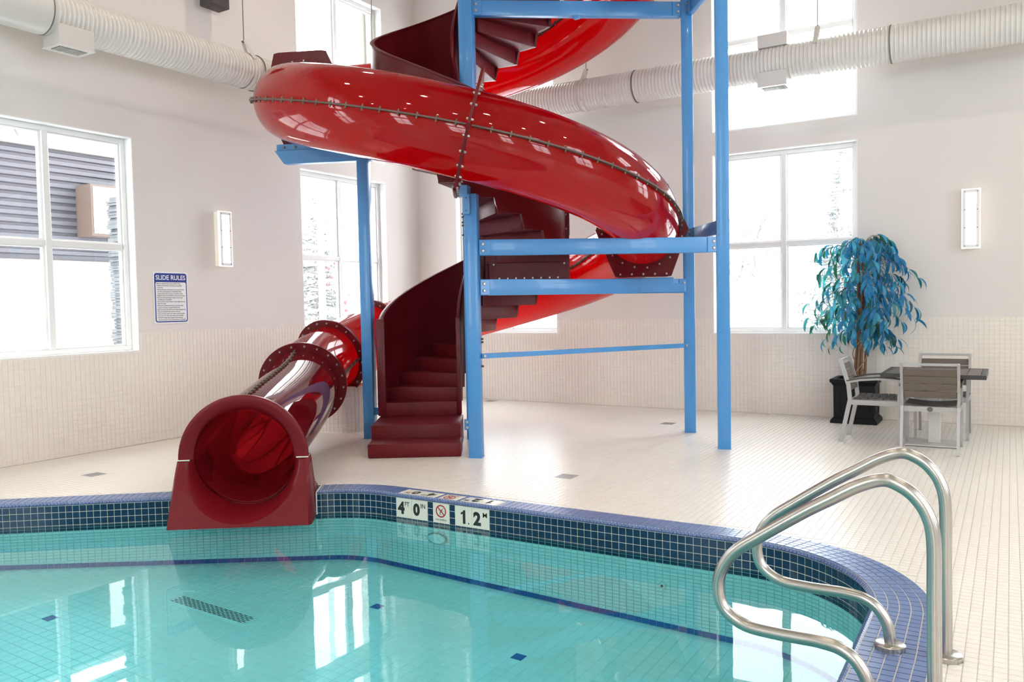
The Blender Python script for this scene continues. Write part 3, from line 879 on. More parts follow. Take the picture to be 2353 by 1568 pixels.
# base block: outer outline lofted along the run-out, inner trough of the tube's radius
m = MB(); n = 40
def sect(v, half_top, half_bot, zb, rin, zc_in, ztop):
    out = []
    for k in range(n+1):
        a = -PI*k/n                                  # from right horizontal over the bottom to left horizontal
        ci, si = math.cos(a), math.sin(a)
        out.append((u3*ci*rin+z3*(zc_in+si*rin-MC[2])))
    outer = []
    for k in range(n+1):
        f = k/n
        if f < 0.3: g = f/0.3; x = half_top+(half_bot-half_top)*g**0.8; z = ztop+(zb-ztop)*g
        elif f > 0.7: g = (1-f)/0.3; x = -(half_top+(half_bot-half_top)*g**0.8); z = ztop+(zb-ztop)*g
        else: x = half_bot*(1-2*(f-0.3)/0.4); z = zb
        outer.append(u3*x+z3*(z-MC[2]))
    return [MC+v3*v+p for p in out], [MC+v3*v+p for p in outer]
SE = [sect(0.075, 0.470, 0.515, -0.160, 0.440, 0.300, 0.300), sect(0.060, 0.490, 0.530, -0.166, 0.415, 0.305, 0.308), sect(0.02, 0.489, 0.528, -0.168, 0.384, 0.312, 0.313),
      sect(-0.085, 0.485, 0.513, -0.168, 0.384, 0.315, 0.312), sect(-0.086, 0.485, 0.513, -0.066, 0.384, 0.336, 0.312), sect(-0.16, 0.47, 0.51, -0.060, 0.386, 0.352, 0.30), sect(-0.36, 0.40, 0.505, -0.02, 0.388, 0.398, 0.12)]
for k_, f_ in ((0, 1.0), (1, 0.85), (2, 0.4)):        # the front leans out over the water towards its foot
    SE[k_] = tuple([p+v3*f_*0.42*max(0.0, MC[2]-p[2]) for p in lst] for lst in SE[k_])
for (i_, o_) in SE:
    m.v += [tuple(p) for p in i_]+[tuple(p) for p in o_]
K = 2*(n+1)
for s_ in range(len(SE)-1):
    a, b = s_*K, (s_+1)*K
    for k in range(n):
        m.f.append((a+k, a+k+1, b+k+1, b+k)); m.f.append((a+n+1+k, b+n+1+k, b+n+2+k, a+n+2+k))
    m.f.append((a, b, b+n+1, a+n+1)); m.f.append((a+n, a+K-1, b+K-1, b+n))
for a in (0, (len(SE)-1)*K):
    for k in range(n): m.f.append((a+k, a+n+1+k, a+n+2+k, a+k+1))
base = m.build('mouth_base', M['mouth'], slide, smooth='auto')
tag(base, 'maroon moulded base cradling the slide mouth')
mc = MB()
for sx in (-1, 1):
    mc.obox(MC+u3*sx*0.445+v3*0.058+z3*0.0, u3, v3, z3, 0.046, 0.008, 0.004)
mc.build('caulk_line', M['plate'], slide)
mc = MB()     # caulk between the base and the pool edge
mc.tube([tuple(MC+u3*0.519-v3*0.075+z3*(z-MC[2])) for z in (0.0, -0.06, -0.12, -0.17)], 0.006, 6)
mc.tube([tuple(MC+u3*0.519-v3*d+z3*(0.004-MC[2])) for d in (0.08, 0.2, 0.36)], 0.006, 6)
mc.tube([tuple(MC-u3*0.519-v3*0.075+z3*(z-MC[2])) for z in (0.0, -0.06, -0.12, -0.17)], 0.006, 6)
mc.build('caulk_bead', M['plate'], slide)

# tiled round plinth under the slide
pc = np.array([-6.80, 7.27]); pr = 0.30
pl = empty('tiled_plinth', (pc[0], pc[1], 0), label='round cream-tiled plinth propping the slide near the left wall', cat='plinth')
MB().cyl((pc[0], pc[1], 0.0), (pc[0], pc[1], 0.535), pr-0.004, 48).build('core', M['wallgrout'], pl, smooth='auto')
cells = []
nc = int(2*PI*pr/TP)
for j in range(10):
    for k in range(nc):
        a = 2*PI*(k+0.5)/nc; n3 = (math.cos(a), math.sin(a), 0)
        cells.append(((pc[0]+pr*n3[0], pc[1]+pr*n3[1], 0.018+(j+0.5)*TP), (-n3[1], n3[0], 0), (0, 0, 1), n3, TP-TG, TP-TG))
lay_tiles(pl, cells, M['walltile'], th=0.006, limit=150)

# ---- spiral staircase
stairs = empty('spiral_staircase', (O[0], O[1], 0), label='dark maroon fibreglass spiral staircase inside the slide coil', cat='staircase')
RI, RO = 0.17, 0.985
PHI = [214.0-15.19*i for i in range(8)] + [91.7, 75.7, 59.7, 43.7, 25.0, -10.3, -26.3, -42.3, -58.3, -74.3, -90.3, -106.3, -122.3, -138.3, -175.1] + [-175.1-16*i for i in range(1, 14)]
def stair_z(i): return 0.418+0.148*i
def pol(r, a, z): return (O[0]+r*math.cos(R(a)), O[1]+r*math.sin(R(a)), z)
for i in range(len(PHI)-1):
    a0, a1 = PHI[i]+1.2, PHI[i+1]; z1 = stair_z(i); z0 = z1-0.158
    k = max(2, int((a0-a1)/6)); m = MB()
    for z in (z0, z1):
        for j in range(k+1):
            a = a0+(a1-a0)*j/k; m.v.append(pol(RI-0.012, a, z)); m.v.append(pol(RO+0.006, a, z))
    B = 2*(k+1)
    for j in range(k):
        m.f += [(2*j, 2*j+1, 2*j+3, 2*j+2), (B+2*j, B+2*j+2, B+2*j+3, B+2*j+1), (2*j+1, B+2*j+1, B+2*j+3, 2*j+3), (2*j, 2*j+2, B+2*j+2, B+2*j)]
    m.f += [(0, B, B+1, 1), (2*k, 2*k+1, B+2*k+1, B+2*k)]
    m.build('step', M['stairin'], stairs, bevel=0.012, bseg=2, smooth='auto')
def ztop(a): return 3.606-2.98*(a+64.3)/360
def zbot(a):
    for i in range(len(PHI)-1):
        if PHI[i]+1.2 >= a >= PHI[i+1]: return stair_z(i)-0.155
    return stair_z(len(PHI)-2)-0.155
def guard(name, r0, r1, lip, a_from, a_to):
    m = MB(); n = int((a_from-a_to)/2); rows = []
    for j in range(n+1):
        a = a_from+(a_to-a_from)*j/n; zt = ztop(a); zb = max(zbot(min(a, PHI[0])), 0.27)
        rm = (r0+r1)/2; hw = lip/2
        P = [pol(r0, a, zb), pol(r1, a, zb), pol(r1, a, zt-0.03), pol(rm+hw, a, zt-0.022), pol(rm+hw, a, zt-0.006), pol(rm+hw*0.5, a, zt), pol(rm-hw*0.5, a, zt), pol(rm-hw, a, zt-0.006), pol(rm-hw, a, zt-0.022), pol(r0, a, zt-0.03)]
        m.v += P
    L = 10
    for j in range(n):
        for k in range(L):
            k2 = (k+1) % L; m.f.append((j*L+k, j*L+k2, (j+1)*L+k2, (j+1)*L+k))
    m.f.append(tuple(range(L))); m.f.append(tuple(n*L+k for k in range(L)))
    return m.build(name, M['stair'], stairs, smooth='auto')
guard('outer_wall', 0.985, 1.020, 0.05, 215.0, PHI[-1])
guard('inner_wall', 0.150, 0.175, 0.035, 215.0, PHI[-1])
# straight start: first step and landing
sw = Vector((0.842, 0.539, 0)); ww = Vector((-0.539, 0.842, 0)); SM = Vector((-4.885, 6.19, 0))
def sbox(l0, l1, a0, a1, z0, z1):
    c = SM+sw*((l0+l1)/2)+ww*((a0+a1)/2)+Vector((0, 0, (z0+z1)/2))
    return MB().obox(c, sw, ww, (0, 0, 1), (l1-l0)/2, (a1-a0)/2, (z1-z0)/2)
sbox(-0.450, 0.447, 0.0, 0.36, 0.0, 0.140).build('step', M['stairin'], stairs, bevel=0.015, smooth='auto')
sbox(-0.466, 0.434, 0.35, 1.07, 0.0, 0.272).build('landing', M['stairin'], stairs, bevel=0.015, smooth='auto')
# vertical jambs and sill frame at the doorway of the stair shell
m = MB()
def jamb(r0, r1, a):
    m.add([], [])
MB().obox(Vector(pol(1.0, 214.6, 0.80)), Vector((math.cos(R(214)), math.sin(R(214)), 0)), Vector((-math.sin(R(214)), math.cos(R(214)), 0)), (0, 0, 1), 0.045, 0.020, 0.525).build('door_jamb', M['stair'], stairs, bevel=0.012, smooth='auto')
MB().obox(Vector(pol(0.165, 214.6, 0.80)), Vector((math.cos(R(214)), math.sin(R(214)), 0)), Vector((-math.sin(R(214)), math.cos(R(214)), 0)), (0, 0, 1), 0.025, 0.020, 0.525).build('door_jamb', M['stair'], stairs, bevel=0.01, smooth='auto')
# joint panel resting on the lower beam
PA_ = 26.0
er = Vector((math.cos(R(PA_)), math.sin(R(PA_)), 0)); et = Vector((-math.sin(R(PA_)), math.cos(R(PA_)), 0)); O3 = Vector((O[0], O[1], 0))
def rbox(r0, r1, t0, t1, z0, z1):
    return MB().obox(O3+er*((r0+r1)/2)+et*((t0+t1)/2)+Vector((0, 0, (z0+z1)/2)), er, et, (0, 0, 1), (r1-r0)/2, (t1-t0)/2, (z1-z0)/2)
pn = rbox(0.19, 1.055, -0.012, 0.012, 1.71, 2.20).build('joint_panel', M['stair'], stairs, bevel=0.004)
rbox(0.27, 0.96, -0.040, -0.010, 1.90, 2.16).build('raised_field', M['stair'], pn, bevel=0.02, smooth='auto')
rbox(0.995, 1.06, -0.013, 0.013, 2.18, 2.60).build('side_flange', M['stair'], pn, bevel=0.004)
for (r_, z_) in [(0.30+0.09*k, 1.735) for k in range(8)]+[(0.24, 1.885), (1.0, 1.885), (1.02, 2.25), (1.02, 2.4), (1.02, 2.5)]:
    c = O3+er*r_+Vector((0, 0, z_))
    MB().tube([c-et*0.026, c-et*0.011], [0.009, 0.013], 8).build('screw', M['steel'], pn)

# ---- blue steel
steel = empty('steel_frame', (-3.8, 7.6, 0), label='blue painted steel posts and beams carrying the slide', cat='frame')
PA20 = R(20)
def post(x, y, z1, wd=0.122, rot=PA20, z0=0.0):
    d = Vector((math.cos(rot), math.sin(rot), 0)); e = Vector((-d.y, d.x, 0))
    o = MB().obox((x, y, (z0+z1)/2), d, e, (0, 0, 1), wd/2, wd/2, (z1-z0)/2).build('post', M['blue'], steel, bevel=0.008, smooth='auto')
    MB().obox((x, y, 0.004), d, e, (0, 0, 1), wd/2+0.002, wd/2+0.002, 0.004).build('base_plate', M['blue'], o)
    return o
PAx = (-6.075, 6.925); PBx = (-4.361, 6.476); PCx = (-3.035, 8.765); PDx = (-2.398, 7.920)
post(*PAx, 3.08); post(*PBx, 2.50); post(*PCx, 6.2); post(*PDx, 6.2)
o = MB().obox((O[0], O[1], 3.1), (math.cos(PA20), math.sin(PA20), 0), (-math.sin(PA20), math.cos(PA20), 0), (0, 0, 1), 0.075, 0.075, 3.1).build('centre_column', M['blue'], steel, bevel=0.006, smooth='auto')
def beam(a, b, z0, z1, wd=0.09, inset=(0.062, 0.062), bolts=(1, 1), name='beam', off=-0.02):
    a = Vector((a[0], a[1], 0)); b = Vector((b[0], b[1], 0)); d = (b-a).normalized(); side = Vector((d.y, -d.x, 0))
    if side.dot(Vector((-a.x, -a.y, 0))) < 0: side = -side           # the side that faces the pool
    a2 = a+d*inset[0]+side*off; b2 = b-d*inset[1]+side*off; zm = (z0+z1)/2
    o = MB().obox((a2+b2)/2+Vector((0, 0, zm)), d, side, (0, 0, 1), (b2-a2).length/2, wd/2, (z1-z0)/2).build(name, M['blue'], steel, bevel=0.006, smooth='auto')
    for end, p, sg in ((0, a2, 1), (1, b2, -1)):
        if not bolts[end]: continue
        c = p+d*sg*0.05+side*(wd/2+0.004)+Vector((0, 0, zm))
        MB().obox(c, d, side, (0, 0, 1), 0.05, 0.005, (z1-z0)/2-0.004).build('end_plate', M['blue'], o, bevel=0.004)
        for s_ in (-1, 1):
            q = c+d*sg*-0.012+Vector((0, 0, s_*(z1-z0)*0.21))
            MB().tube([q, q+side*0.010, q+side*0.016], [0.017, 0.017, 0.012], 6).build('bolt', M['steel'], o)
    return o
beam(PBx, PDx, 1.922, 2.072)
beam(PBx, PCx, 1.545, 1.700)
beam(PBx, PCx, 0.940, 0.985, wd=0.03, bolts=(1, 1), name='tie_bar') if False else None
# slim tie bar with one bolt at each end
a = Vector((PBx[0], PBx[1], 0)); b = Vector((PCx[0], PCx[1], 0)); d = (b-a).normalized(); sd = Vector((d.y, -d.x, 0))
tb = MB().obox((a+b)/2+sd*0.03+Vector((0, 0, 0.968)), d, sd, (0, 0, 1), (b-a).length/2-0.06, 0.012, 0.024).build('tie_bar', M['blue'], steel, bevel=0.004)
for q in (a+d*0.085, b-d*0.085):
    c = q+sd*0.044+Vector((0, 0, 0.968)); MB().tube([c, c+sd*0.012], 0.014, 6).build('bolt', M['steel'], tb)
beam(PCx, PDx, 2.110, 2.245, wd=0.06)
beam((O[0], O[1]), PCx, 4.54, 4.70)
beam(PCx, PDx, 4.54, 4.70, wd=0.06)
cp = Vector((O[0], O[1], 0)).lerp(Vector((PCx[0], PCx[1], 0)), 0.5)
MB().box((cp.x-0.03, cp.y-0.06, 4.505), (cp.x+0.03, cp.y, 4.54)).build('beam_clip', M['blue'], steel, bevel=0.004)
# radial ledge below the stair panel and the right slide flange
q27 = R(26.5); e27 = Vector((math.cos(q27), math.sin(q27), 0)); n27 = Vector((-e27.y, e27.x, 0))
MB().obox(O3+e27*0.66+Vector((0, 0, 1.675)), e27, n27, (0, 0, 1), 0.41, 0.03, 0.033).build('ledge', M['blue'], steel, bevel=0.004)
MB().obox(O3+e27*1.83+Vector((0, 0, 1.675)), e27, n27, (0, 0, 1), 0.32, 0.03, 0.035).build('ledge', M['blue'], steel, bevel=0.004)
MB().obox(O3+e27*1.22+Vector((0, 0, 1.60)), e27, n27, (0, 0, 1), 1.05, 0.03, 0.045).build('radial_beam', M['blue'], steel, bevel=0.004)
# left arm from the left post to the left flange
qa = R(-157); ea = Vector((math.cos(qa), math.sin(qa), 0)); na = Vector((-ea.y, ea.x, 0))
poly = [(1.08, 3.205), (2.19, 3.205), (2.08, 3.055), (1.08, 3.055)]
arm = MB().prism(poly, lambda p: tuple(O3+ea*p[0]-na*0.05+Vector((0, 0, p[1]))), lambda p: tuple(O3+ea*p[0]+na*0.05+Vector((0, 0, p[1])))).build('arm', M['blue'], steel, bevel=0.005)
MB().obox(O3+ea*1.80+na*0.018+Vector((0, 0, 3.235)), ea, na, (0, 0, 1), 0.37, 0.006, 0.04).build('arm_web', M['blue'], arm)
for r_ in (1.55, 1.72, 1.95, 2.08):
    c = O3+ea*r_+na*0.022+Vector((0, 0, 3.24)); MB().tube([c, c+na*0.018], 0.014, 6).build('bolt', M['rustbolt'], arm)
# bracket at the head of the front post
bd = Vector((math.cos(PA20), math.sin(PA20), 0)); be = Vector((-bd.y, bd.x, 0)); B3 = Vector((PBx[0], PBx[1], 0))
br = MB().obox(B3+bd*(-0.03)-be*0.072+Vector((0, 0, 2.40)), bd, be, (0, 0, 1), 0.034, 0.010, 0.095).build('bracket', M['blue'], steel, bevel=0.006)
MB().obox(B3+bd*(-0.075)-be*0.02+Vector((0, 0, 2.53)), bd, be, (0, 0, 1), 0.06, 0.07, 0.05).build('bracket_web', M['blue'], br, bevel=0.004)
for z_ in (2.34, 2.46):
    c = B3+bd*(-0.03)-be*0.082+Vector((0, 0, z_)); MB().tube([c, c-be*0.003], 0.006, 8).build('bolt_hole', M['dark'], br)
for z_ in (2.12, 2.21, 2.24, 2.29, 2.32):
    c = B3-bd*0.061+Vector((0, 0, z_)); MB().tube([c, c-bd*0.014, c-bd*0.015, c-bd*0.035], [0.016, 0.016, 0.009, 0.009], 6).build('bolt', M['rustbolt'], br)
for z_ in (0.87, 1.13, 1.10):
    c = B3+bd*0.061+be*0.03+Vector((0, 0, z_)); MB().tube([c, c+bd*0.02], 0.012, 6).build('bolt', M['rustbolt'], steel)
# plates tying the landing to the two front posts
tp = MB().obox(B3-bd*0.085+be*0.02+Vector((0, 0, 0.31)), bd, be, (0, 0, 1), 0.035, 0.006, 0.052).build('tie_plate', M['blue'], steel)
for s_ in (-1, 1):
    c = B3-bd*0.085+be*0.014+Vector((0, 0, 0.31+s_*0.026)); MB().tube([c, c-be*0.014], 0.014, 6).build('bolt', M['steel'], tp)
A3 = Vector((PAx[0], PAx[1], 0))
MB().obox(A3+bd*0.10+Vector((0, 0, 0.30)), bd, be, (0, 0, 1), 0.05, 0.006, 0.04).build('tie_plate', M['blue'], steel)

# ================================================================== HANDRAILS
RAIL = [(-.212, 0), (-.214, .20), (-.216, .42), (-.218, .62), (-.236, .708), (-.275, .768), (-.323, .803), (-.378, .817), (-.457, .788), (-.55, .731), (-.644, .672), (-.80, .563), (-.894, .492), (-.944, .42), (-.962, .345), (-.947, .277), (-.909, .237), (-.847, .210), (-.741, .203), (-.66, .203), (-.594, .203), (-.519, .192), (-.465, .158), (-.430, .100), (-.418, .04), (-.418, 0)]
for y, lab in ((3.65, 'bent stainless steel pool handrail, the one farther from the viewer'), (3.08, 'bent stainless steel pool handrail, the one nearer to the viewer')):
    rr = empty('pool_handrail', (-0.4, y, 0), label=lab, cat='handrail', group='pool handrails')
    MB().tube(smooth_path([(x, y, z) for x, z in RAIL], 6), 0.0236, 20).build('rail_tube', M['chrome'], rr, smooth='auto')
    for x in (-.212, -.418):
        MB().tube([(x, y, 0.0), (x, y, 0.018), (x, y, 0.024)], [0.060, 0.060, 0.052], 32).build('escutcheon', M['chrome'], rr, smooth='auto')

# ================================================================== DUCT
DX, DY, DZ, DR = -7.70, 10.10, 4.255, 0.200
duct = empty('ventilation_duct', (-7.7, 10.1, 4.05), label='white spiral-ribbed air duct hung along both walls below the upper windows', cat='duct')
def ribbed(path_fn, length, name):
    m = MB(); n = 36; st = 0.009; k = int(length/st)
    prof = [0.0, 0.0, 0.0, 0.007, 0.002]
    for i in range(k+1):
        p, u, v = path_fn(i*st)
        rr = DR+prof[i % 5]
        for j in range(n):
            a = 2*PI*j/n; m.v.append(tuple(p+(u*math.cos(a)+v*math.sin(a))*rr))
    for i in range(k):
        for j in range(n):
            j2 = (j+1) % n; m.f.append((i*n+j, i*n+j2, (i+1)*n+j2, (i+1)*n+j))
    return m.build(name, M['duct'], duct, smooth='auto', fix=False)
ribbed(lambda s: (Vector((DX, 4.37+s, DZ)), Vector((1, 0, 0)), Vector((0, 0, 1))), 9.55-4.37, 'ribbed_section')
ribbed(lambda s: (Vector((-7.15+s, DY, DZ)), Vector((0, 1, 0)), Vector((0, 0, 1))), 12.4, 'ribbed_section')
el = [(DX+0.55-0.55*math.cos(t*PI/2/10), DY-0.55+0.55*math.sin(t*PI/2/10), DZ) for t in range(11)]
MB().tube(el, DR+0.004, 36).build('elbow', M['duct'], duct, smooth='auto')
MB().tube([(DX, -5.3, DZ+0.02), (DX, 3.4, DZ+0.02), (DX, 3.7, DZ+0.01), (DX, 4.38, DZ)], [0.25, 0.25, 0.215, 0.212], 36).build('sleeve', M['duct'], duct, smooth='auto')
for y in (6.87,): MB().tube([(DX, y-0.006, DZ), (DX, y+0.006, DZ)], DR+0.012, 36).build('joint_band', M['rod'], duct, smooth='auto')
MB().tube([(DX, 4.375, DZ), (DX, 4.385, DZ)], DR+0.015, 36).build('joint_band', M['rod'], duct, smooth='auto')
for x in (-1.15, -4.17, -4.97): MB().tube([(x-0.005, DY, DZ), (x+0.005, DY, DZ)], DR+0.0095, 36).build('joint_band', M['rod'] if x == -4.17 or x == -1.15 else M['duct'], duct, smooth='auto')
def hanger(c, axis):
    ax = Vector(axis); sd_ = Vector((-ax.y, ax.x, 0)); c = Vector(c); m = MB()
    pts = []
    for k in range(25):
        a = -PI*0.18-k/24*PI*1.64+PI; pts.append(c+(sd_*math.cos(a)+Vector((0, 0, 1))*math.sin(a))*(DR+0.010))
    top = c+Vector((0, 0, DR+0.14))
    for p, q in zip([top+sd_*-0.02]+pts, pts+[top+sd_*0.02]):
        dd = (q-p)
        if dd.length < 1e-4: continue
        m.obox((p+q)/2, dd, ax, dd.cross(ax), dd.length/2+0.002, 0.024, 0.002)
    o = m.build('hanger_strap', M['duct'], duct)
    MB().box((top.x-0.02, top.y-0.02, top.z-0.01), (top.x+0.02, top.y+0.02, top.z+0.004)).build('hanger_clip', M['rod'], o)
    MB().cyl(top, (top.x, top.y, ZC), 0.006, 8).build('hanger_rod', M['rod'], o)
for y in (6.74, 9.03): hanger((DX, y, DZ), (0, 1, 0))
for x in (-1.93, -4.90): hanger((x, DY, DZ), (1, 0, 0))
def register(name, cx, cy, ax, z0, top, label, par):
    """box on the duct with a louvred face below; ax = direction along the duct"""
    ax = Vector(ax); sd_ = Vector((ax.y, -ax.x, 0)); c = Vector((cx, cy, 0)); hl, hw = 0.17, 0.135
    r_ = empty('air_register', (cx, cy, z0))
    r_.parent = None
    m = MB().obox(c+Vector((0, 0, (z0+top)/2)), ax, sd_, (0, 0, 1), hl, hw, (top-z0)/2)
    return m, ax, sd_, c, hl, hw
def make_register(cx, cy, ax, z0, z1, up=False):
    ax = Vector(ax); sd_ = Vector((ax.y, -ax.x, 0)); c = Vector((cx, cy, 0)); hl, hw = 0.168, 0.135
    o = MB().obox(c+Vector((0, 0, (z0+z1)/2)), ax, sd_, (0, 0, 1), hl, hw, (z1-z0)/2).build('air_register', M['duct'], duct, bevel=0.003)
    if up: return
    MB().obox(c+Vector((0, 0, z0-0.004)), ax, sd_, (0, 0, 1), hl+0.008, hw+0.008, 0.004).build('grille_frame', M['duct'], o)
    MB().obox(c+Vector((0, 0, z0-0.009)), ax, sd_, (0, 0, 1), hl-0.035, hw-0.06, 0.001).build('grille_opening', M['dark'], o)
    for k in range(15):
        MB().obox(c+ax*(-hl+0.045+k*(2*hl-0.09)/14)+Vector((0, 0, z0-0.011)), ax, sd_, (0, 0, 1), 0.0028, hw-0.06, 0.004).build('louvre', M['duct'], o)
make_register(DX+0.06, 4.59, (0, 1, 0), 3.945, 4.13)
make_register(-2.41, DY-0.04, (1, 0, 0), 3.965, 4.13)
make_register(-2.41, DY-0.02, (1, 0, 0), 4.42, 4.57, up=True)

# ================================================================== WALL FITTINGS
def make_sconce():
    r_ = empty('wall_sconce', label='lit white acrylic box sconce on the left wall above the rules sign', cat='wall lamp', group='box sconces')
    MB().box((-0.088, -0.075, -0.325), (0.088, 0.0, 0.325)).build('housing', M['lampbody'], r_, bevel=0.004)
    MB().box((-0.094, -0.100, -0.332), (0.094, -0.073, 0.332)).build('face_plate', M['lampedge'], r_, bevel=0.004)
    MB().box((-0.083, -0.1015, -0.321), (0.083, -0.099, 0.321)).build('face_frame', M['signwhite'], r_)
    MB().box((-0.050, -0.1035, -0.286), (0.050, -0.1010, 0.286)).build('lens', M['lamplens'], r_)
    for x in (-0.062, 0.062):
        for z in (-0.302, -0.1, 0.1, 0.302):
            MB().tube([(x, -0.101, z), (x, -0.105, z)], 0.006, 8).build('screw', M['rod'], r_)
    return r_
sc1 = make_sconce(); sc2 = copy_tree(sc1)
sc1.location = (XL, 6.695, 2.308); sc1.rotation_euler.z = R(90)
sc2.location = (-0.385, YB, 2.312); sc2['label'] = 'lit white acrylic box sconce on the back wall above the patio table'

sp = empty('wall_speaker', (XL, 6.56, 5.0), label='dark brown wall speaker high on the left wall', cat='speaker')
MB().box((XL+0.10, 6.43, 4.98), (XL+0.30, 6.70, 5.40)).build('cabinet', M['speaker'], sp, bevel=0.015)
MB().box((XL+0.0, 6.53, 5.12), (XL+0.11, 6.60, 5.26)).build('mounting_arm', M['speaker'], sp)

# rules sign
SY0, SY1, SZ0, SZ1 = 5.755, 6.203, 1.313, 1.899
sg = empty('rules_sign', (XL, 5.98, 1.6), label='white and blue slide rules sign on the left wall', cat='sign')
def rrect(y0, y1, z0, z1, r, n=6):
    P = []
    for cx, cz, a0 in ((y1-r, z0+r, -90), (y1-r, z1-r, 0), (y0+r, z1-r, 90), (y0+r, z0+r, 180)):
        for k in range(n+1):
            a = R(a0+90*k/n); P.append((cx+r*math.cos(a), cz+r*math.sin(a)))
    return P
def sheet(y0, y1, z0, z1, r, x0, x1, nm, mat):
    return MB().prism(rrect(y0, y1, z0, z1, r), lambda p: (x0, p[0], p[1]), lambda p: (x1, p[0], p[1])).build(nm, mat, sg)
sheet(SY0, SY1, SZ0, SZ1, 0.006, XL, XL+0.006, 'sign_board', M['signwhite'])
sheet(SY0+0.014, SY1-0.014, SZ0+0.016, SZ1-0.016, 0.028, XL+0.006, XL+0.0066, 'blue_border', M['signblue'])
sheet(SY0+0.026, SY1-0.026, SZ0+0.028, SZ1-0.118, 0.018, XL+0.0066, XL+0.0072, 'text_panel', M['signwhite'])
text_mesh('SLIDE RULES', 0.08, M['signwhite'], sg, (XL+0.0066, SY0+0.032, SZ1-0.092), (0, 1, 0), (0, 0, 1), width=0.384, height=0.054, bold=0.0012)
RULES = ['• Maximum operational load: 1 person, 300 lbs (136 kg)', '• Children under 48 inches (1.22m) tall are not permitted', '  on this ride.',
 '• Warning: The pool is 4 feet deep. If you are under 54" tall', '  you must be a strong swimmer to ride this slide. Strong', '  currents and deep water may cause you discomfort or injury.',
 '• Eyeglasses must be securely affixed to riders with head straps.', '• Swim wear with exposed zippers, buckles, rivets or metal', '  ornamentation are not permitted.',
 '• Only one rider to enter the flume at a time. Single riders only.', '  Never forms chains!', '• Slide must be ridden feet first lying on your back, hands', '  crossed over the chest, or clasped behind the head.',
 '• Riders must wait for the ride to be clear before starting the ride.', '• Keep arms and hands inside the flume at all times.', '• Do not run, dive, stand, kneel, rotate or stop in the slide.',
 '• At the end of the slide, obey all signs and exit quickly.', '• CAUTION: For safety reasons, pregnant women and persons', '  with heart conditions or back trouble should not ride this slide.']
for k, ln in enumerate(RULES):
    ind = 0.010 if ln.startswith('  ') else 0.0
    text_mesh(ln.strip(), 0.0185, M['ink'], sg, (XL+0.0072, SY0+0.036+ind, SZ1-0.140-k*0.0226), (0, 1, 0), (0, 0, 1), width=(0.37-ind)*min(1.0, len(ln.strip())/64.0), bold=0.0002, depth=0.0003, name='rule_line')

# depth markers: on the waterline and lying on the coping (those read from the deck)
def no_dive(parent, c, ux, uy, r):
    c = Vector(c); ux = Vector(ux); uy = Vector(uy); un = ux.cross(uy)
    m = MB(); n = 40
    for k in range(n):
        a = 2*PI*k/n
        for rr in (r*0.80, r):
            p = c+(ux*math.cos(a)+uy*math.sin(a))*rr; m.v += [tuple(p), tuple(p+un*0.0012)]
    for k in range(n):
        a, b = 4*k, 4*((k+1) % n); m.f += [(a+1, a+3, b+3, b+1), (a+2, b+2, b+3, a+3), (a, a+1, b+1, b)]
    d = (ux-uy).normalized()
    m.obox(c+un*0.0008, d, d.cross(un), un, r*0.86, r*0.09, 0.0006)
    m.build('red_prohibition_ring', M['red'], parent)
    f = MB()   # diving figure and waterline
    for (x0, y0, x1, y1, wd) in ((-0.12, -0.15, 0.22, 0.28, 0.13), (0.22, 0.28, 0.48, 0.50, 0.07), (-0.12, -0.15, -0.20, -0.50, 0.12), (0.02, -0.05, 0.12, -0.25, 0.07), (-0.62, 0.10, 0.62, 0.04, 0.03), (-0.40, -0.56, 0.10, -0.56, 0.03)):
        p = c+ux*x0*r+uy*y0*r; q = c+ux*x1*r+uy*y1*r; e = (q-p)
        f.obox((p+q)/2+un*0.0005, e, un.cross(e), un, e.length/2, wd*r/2, 0.0004)
    f.build('diving_figure', M['ink'], parent)
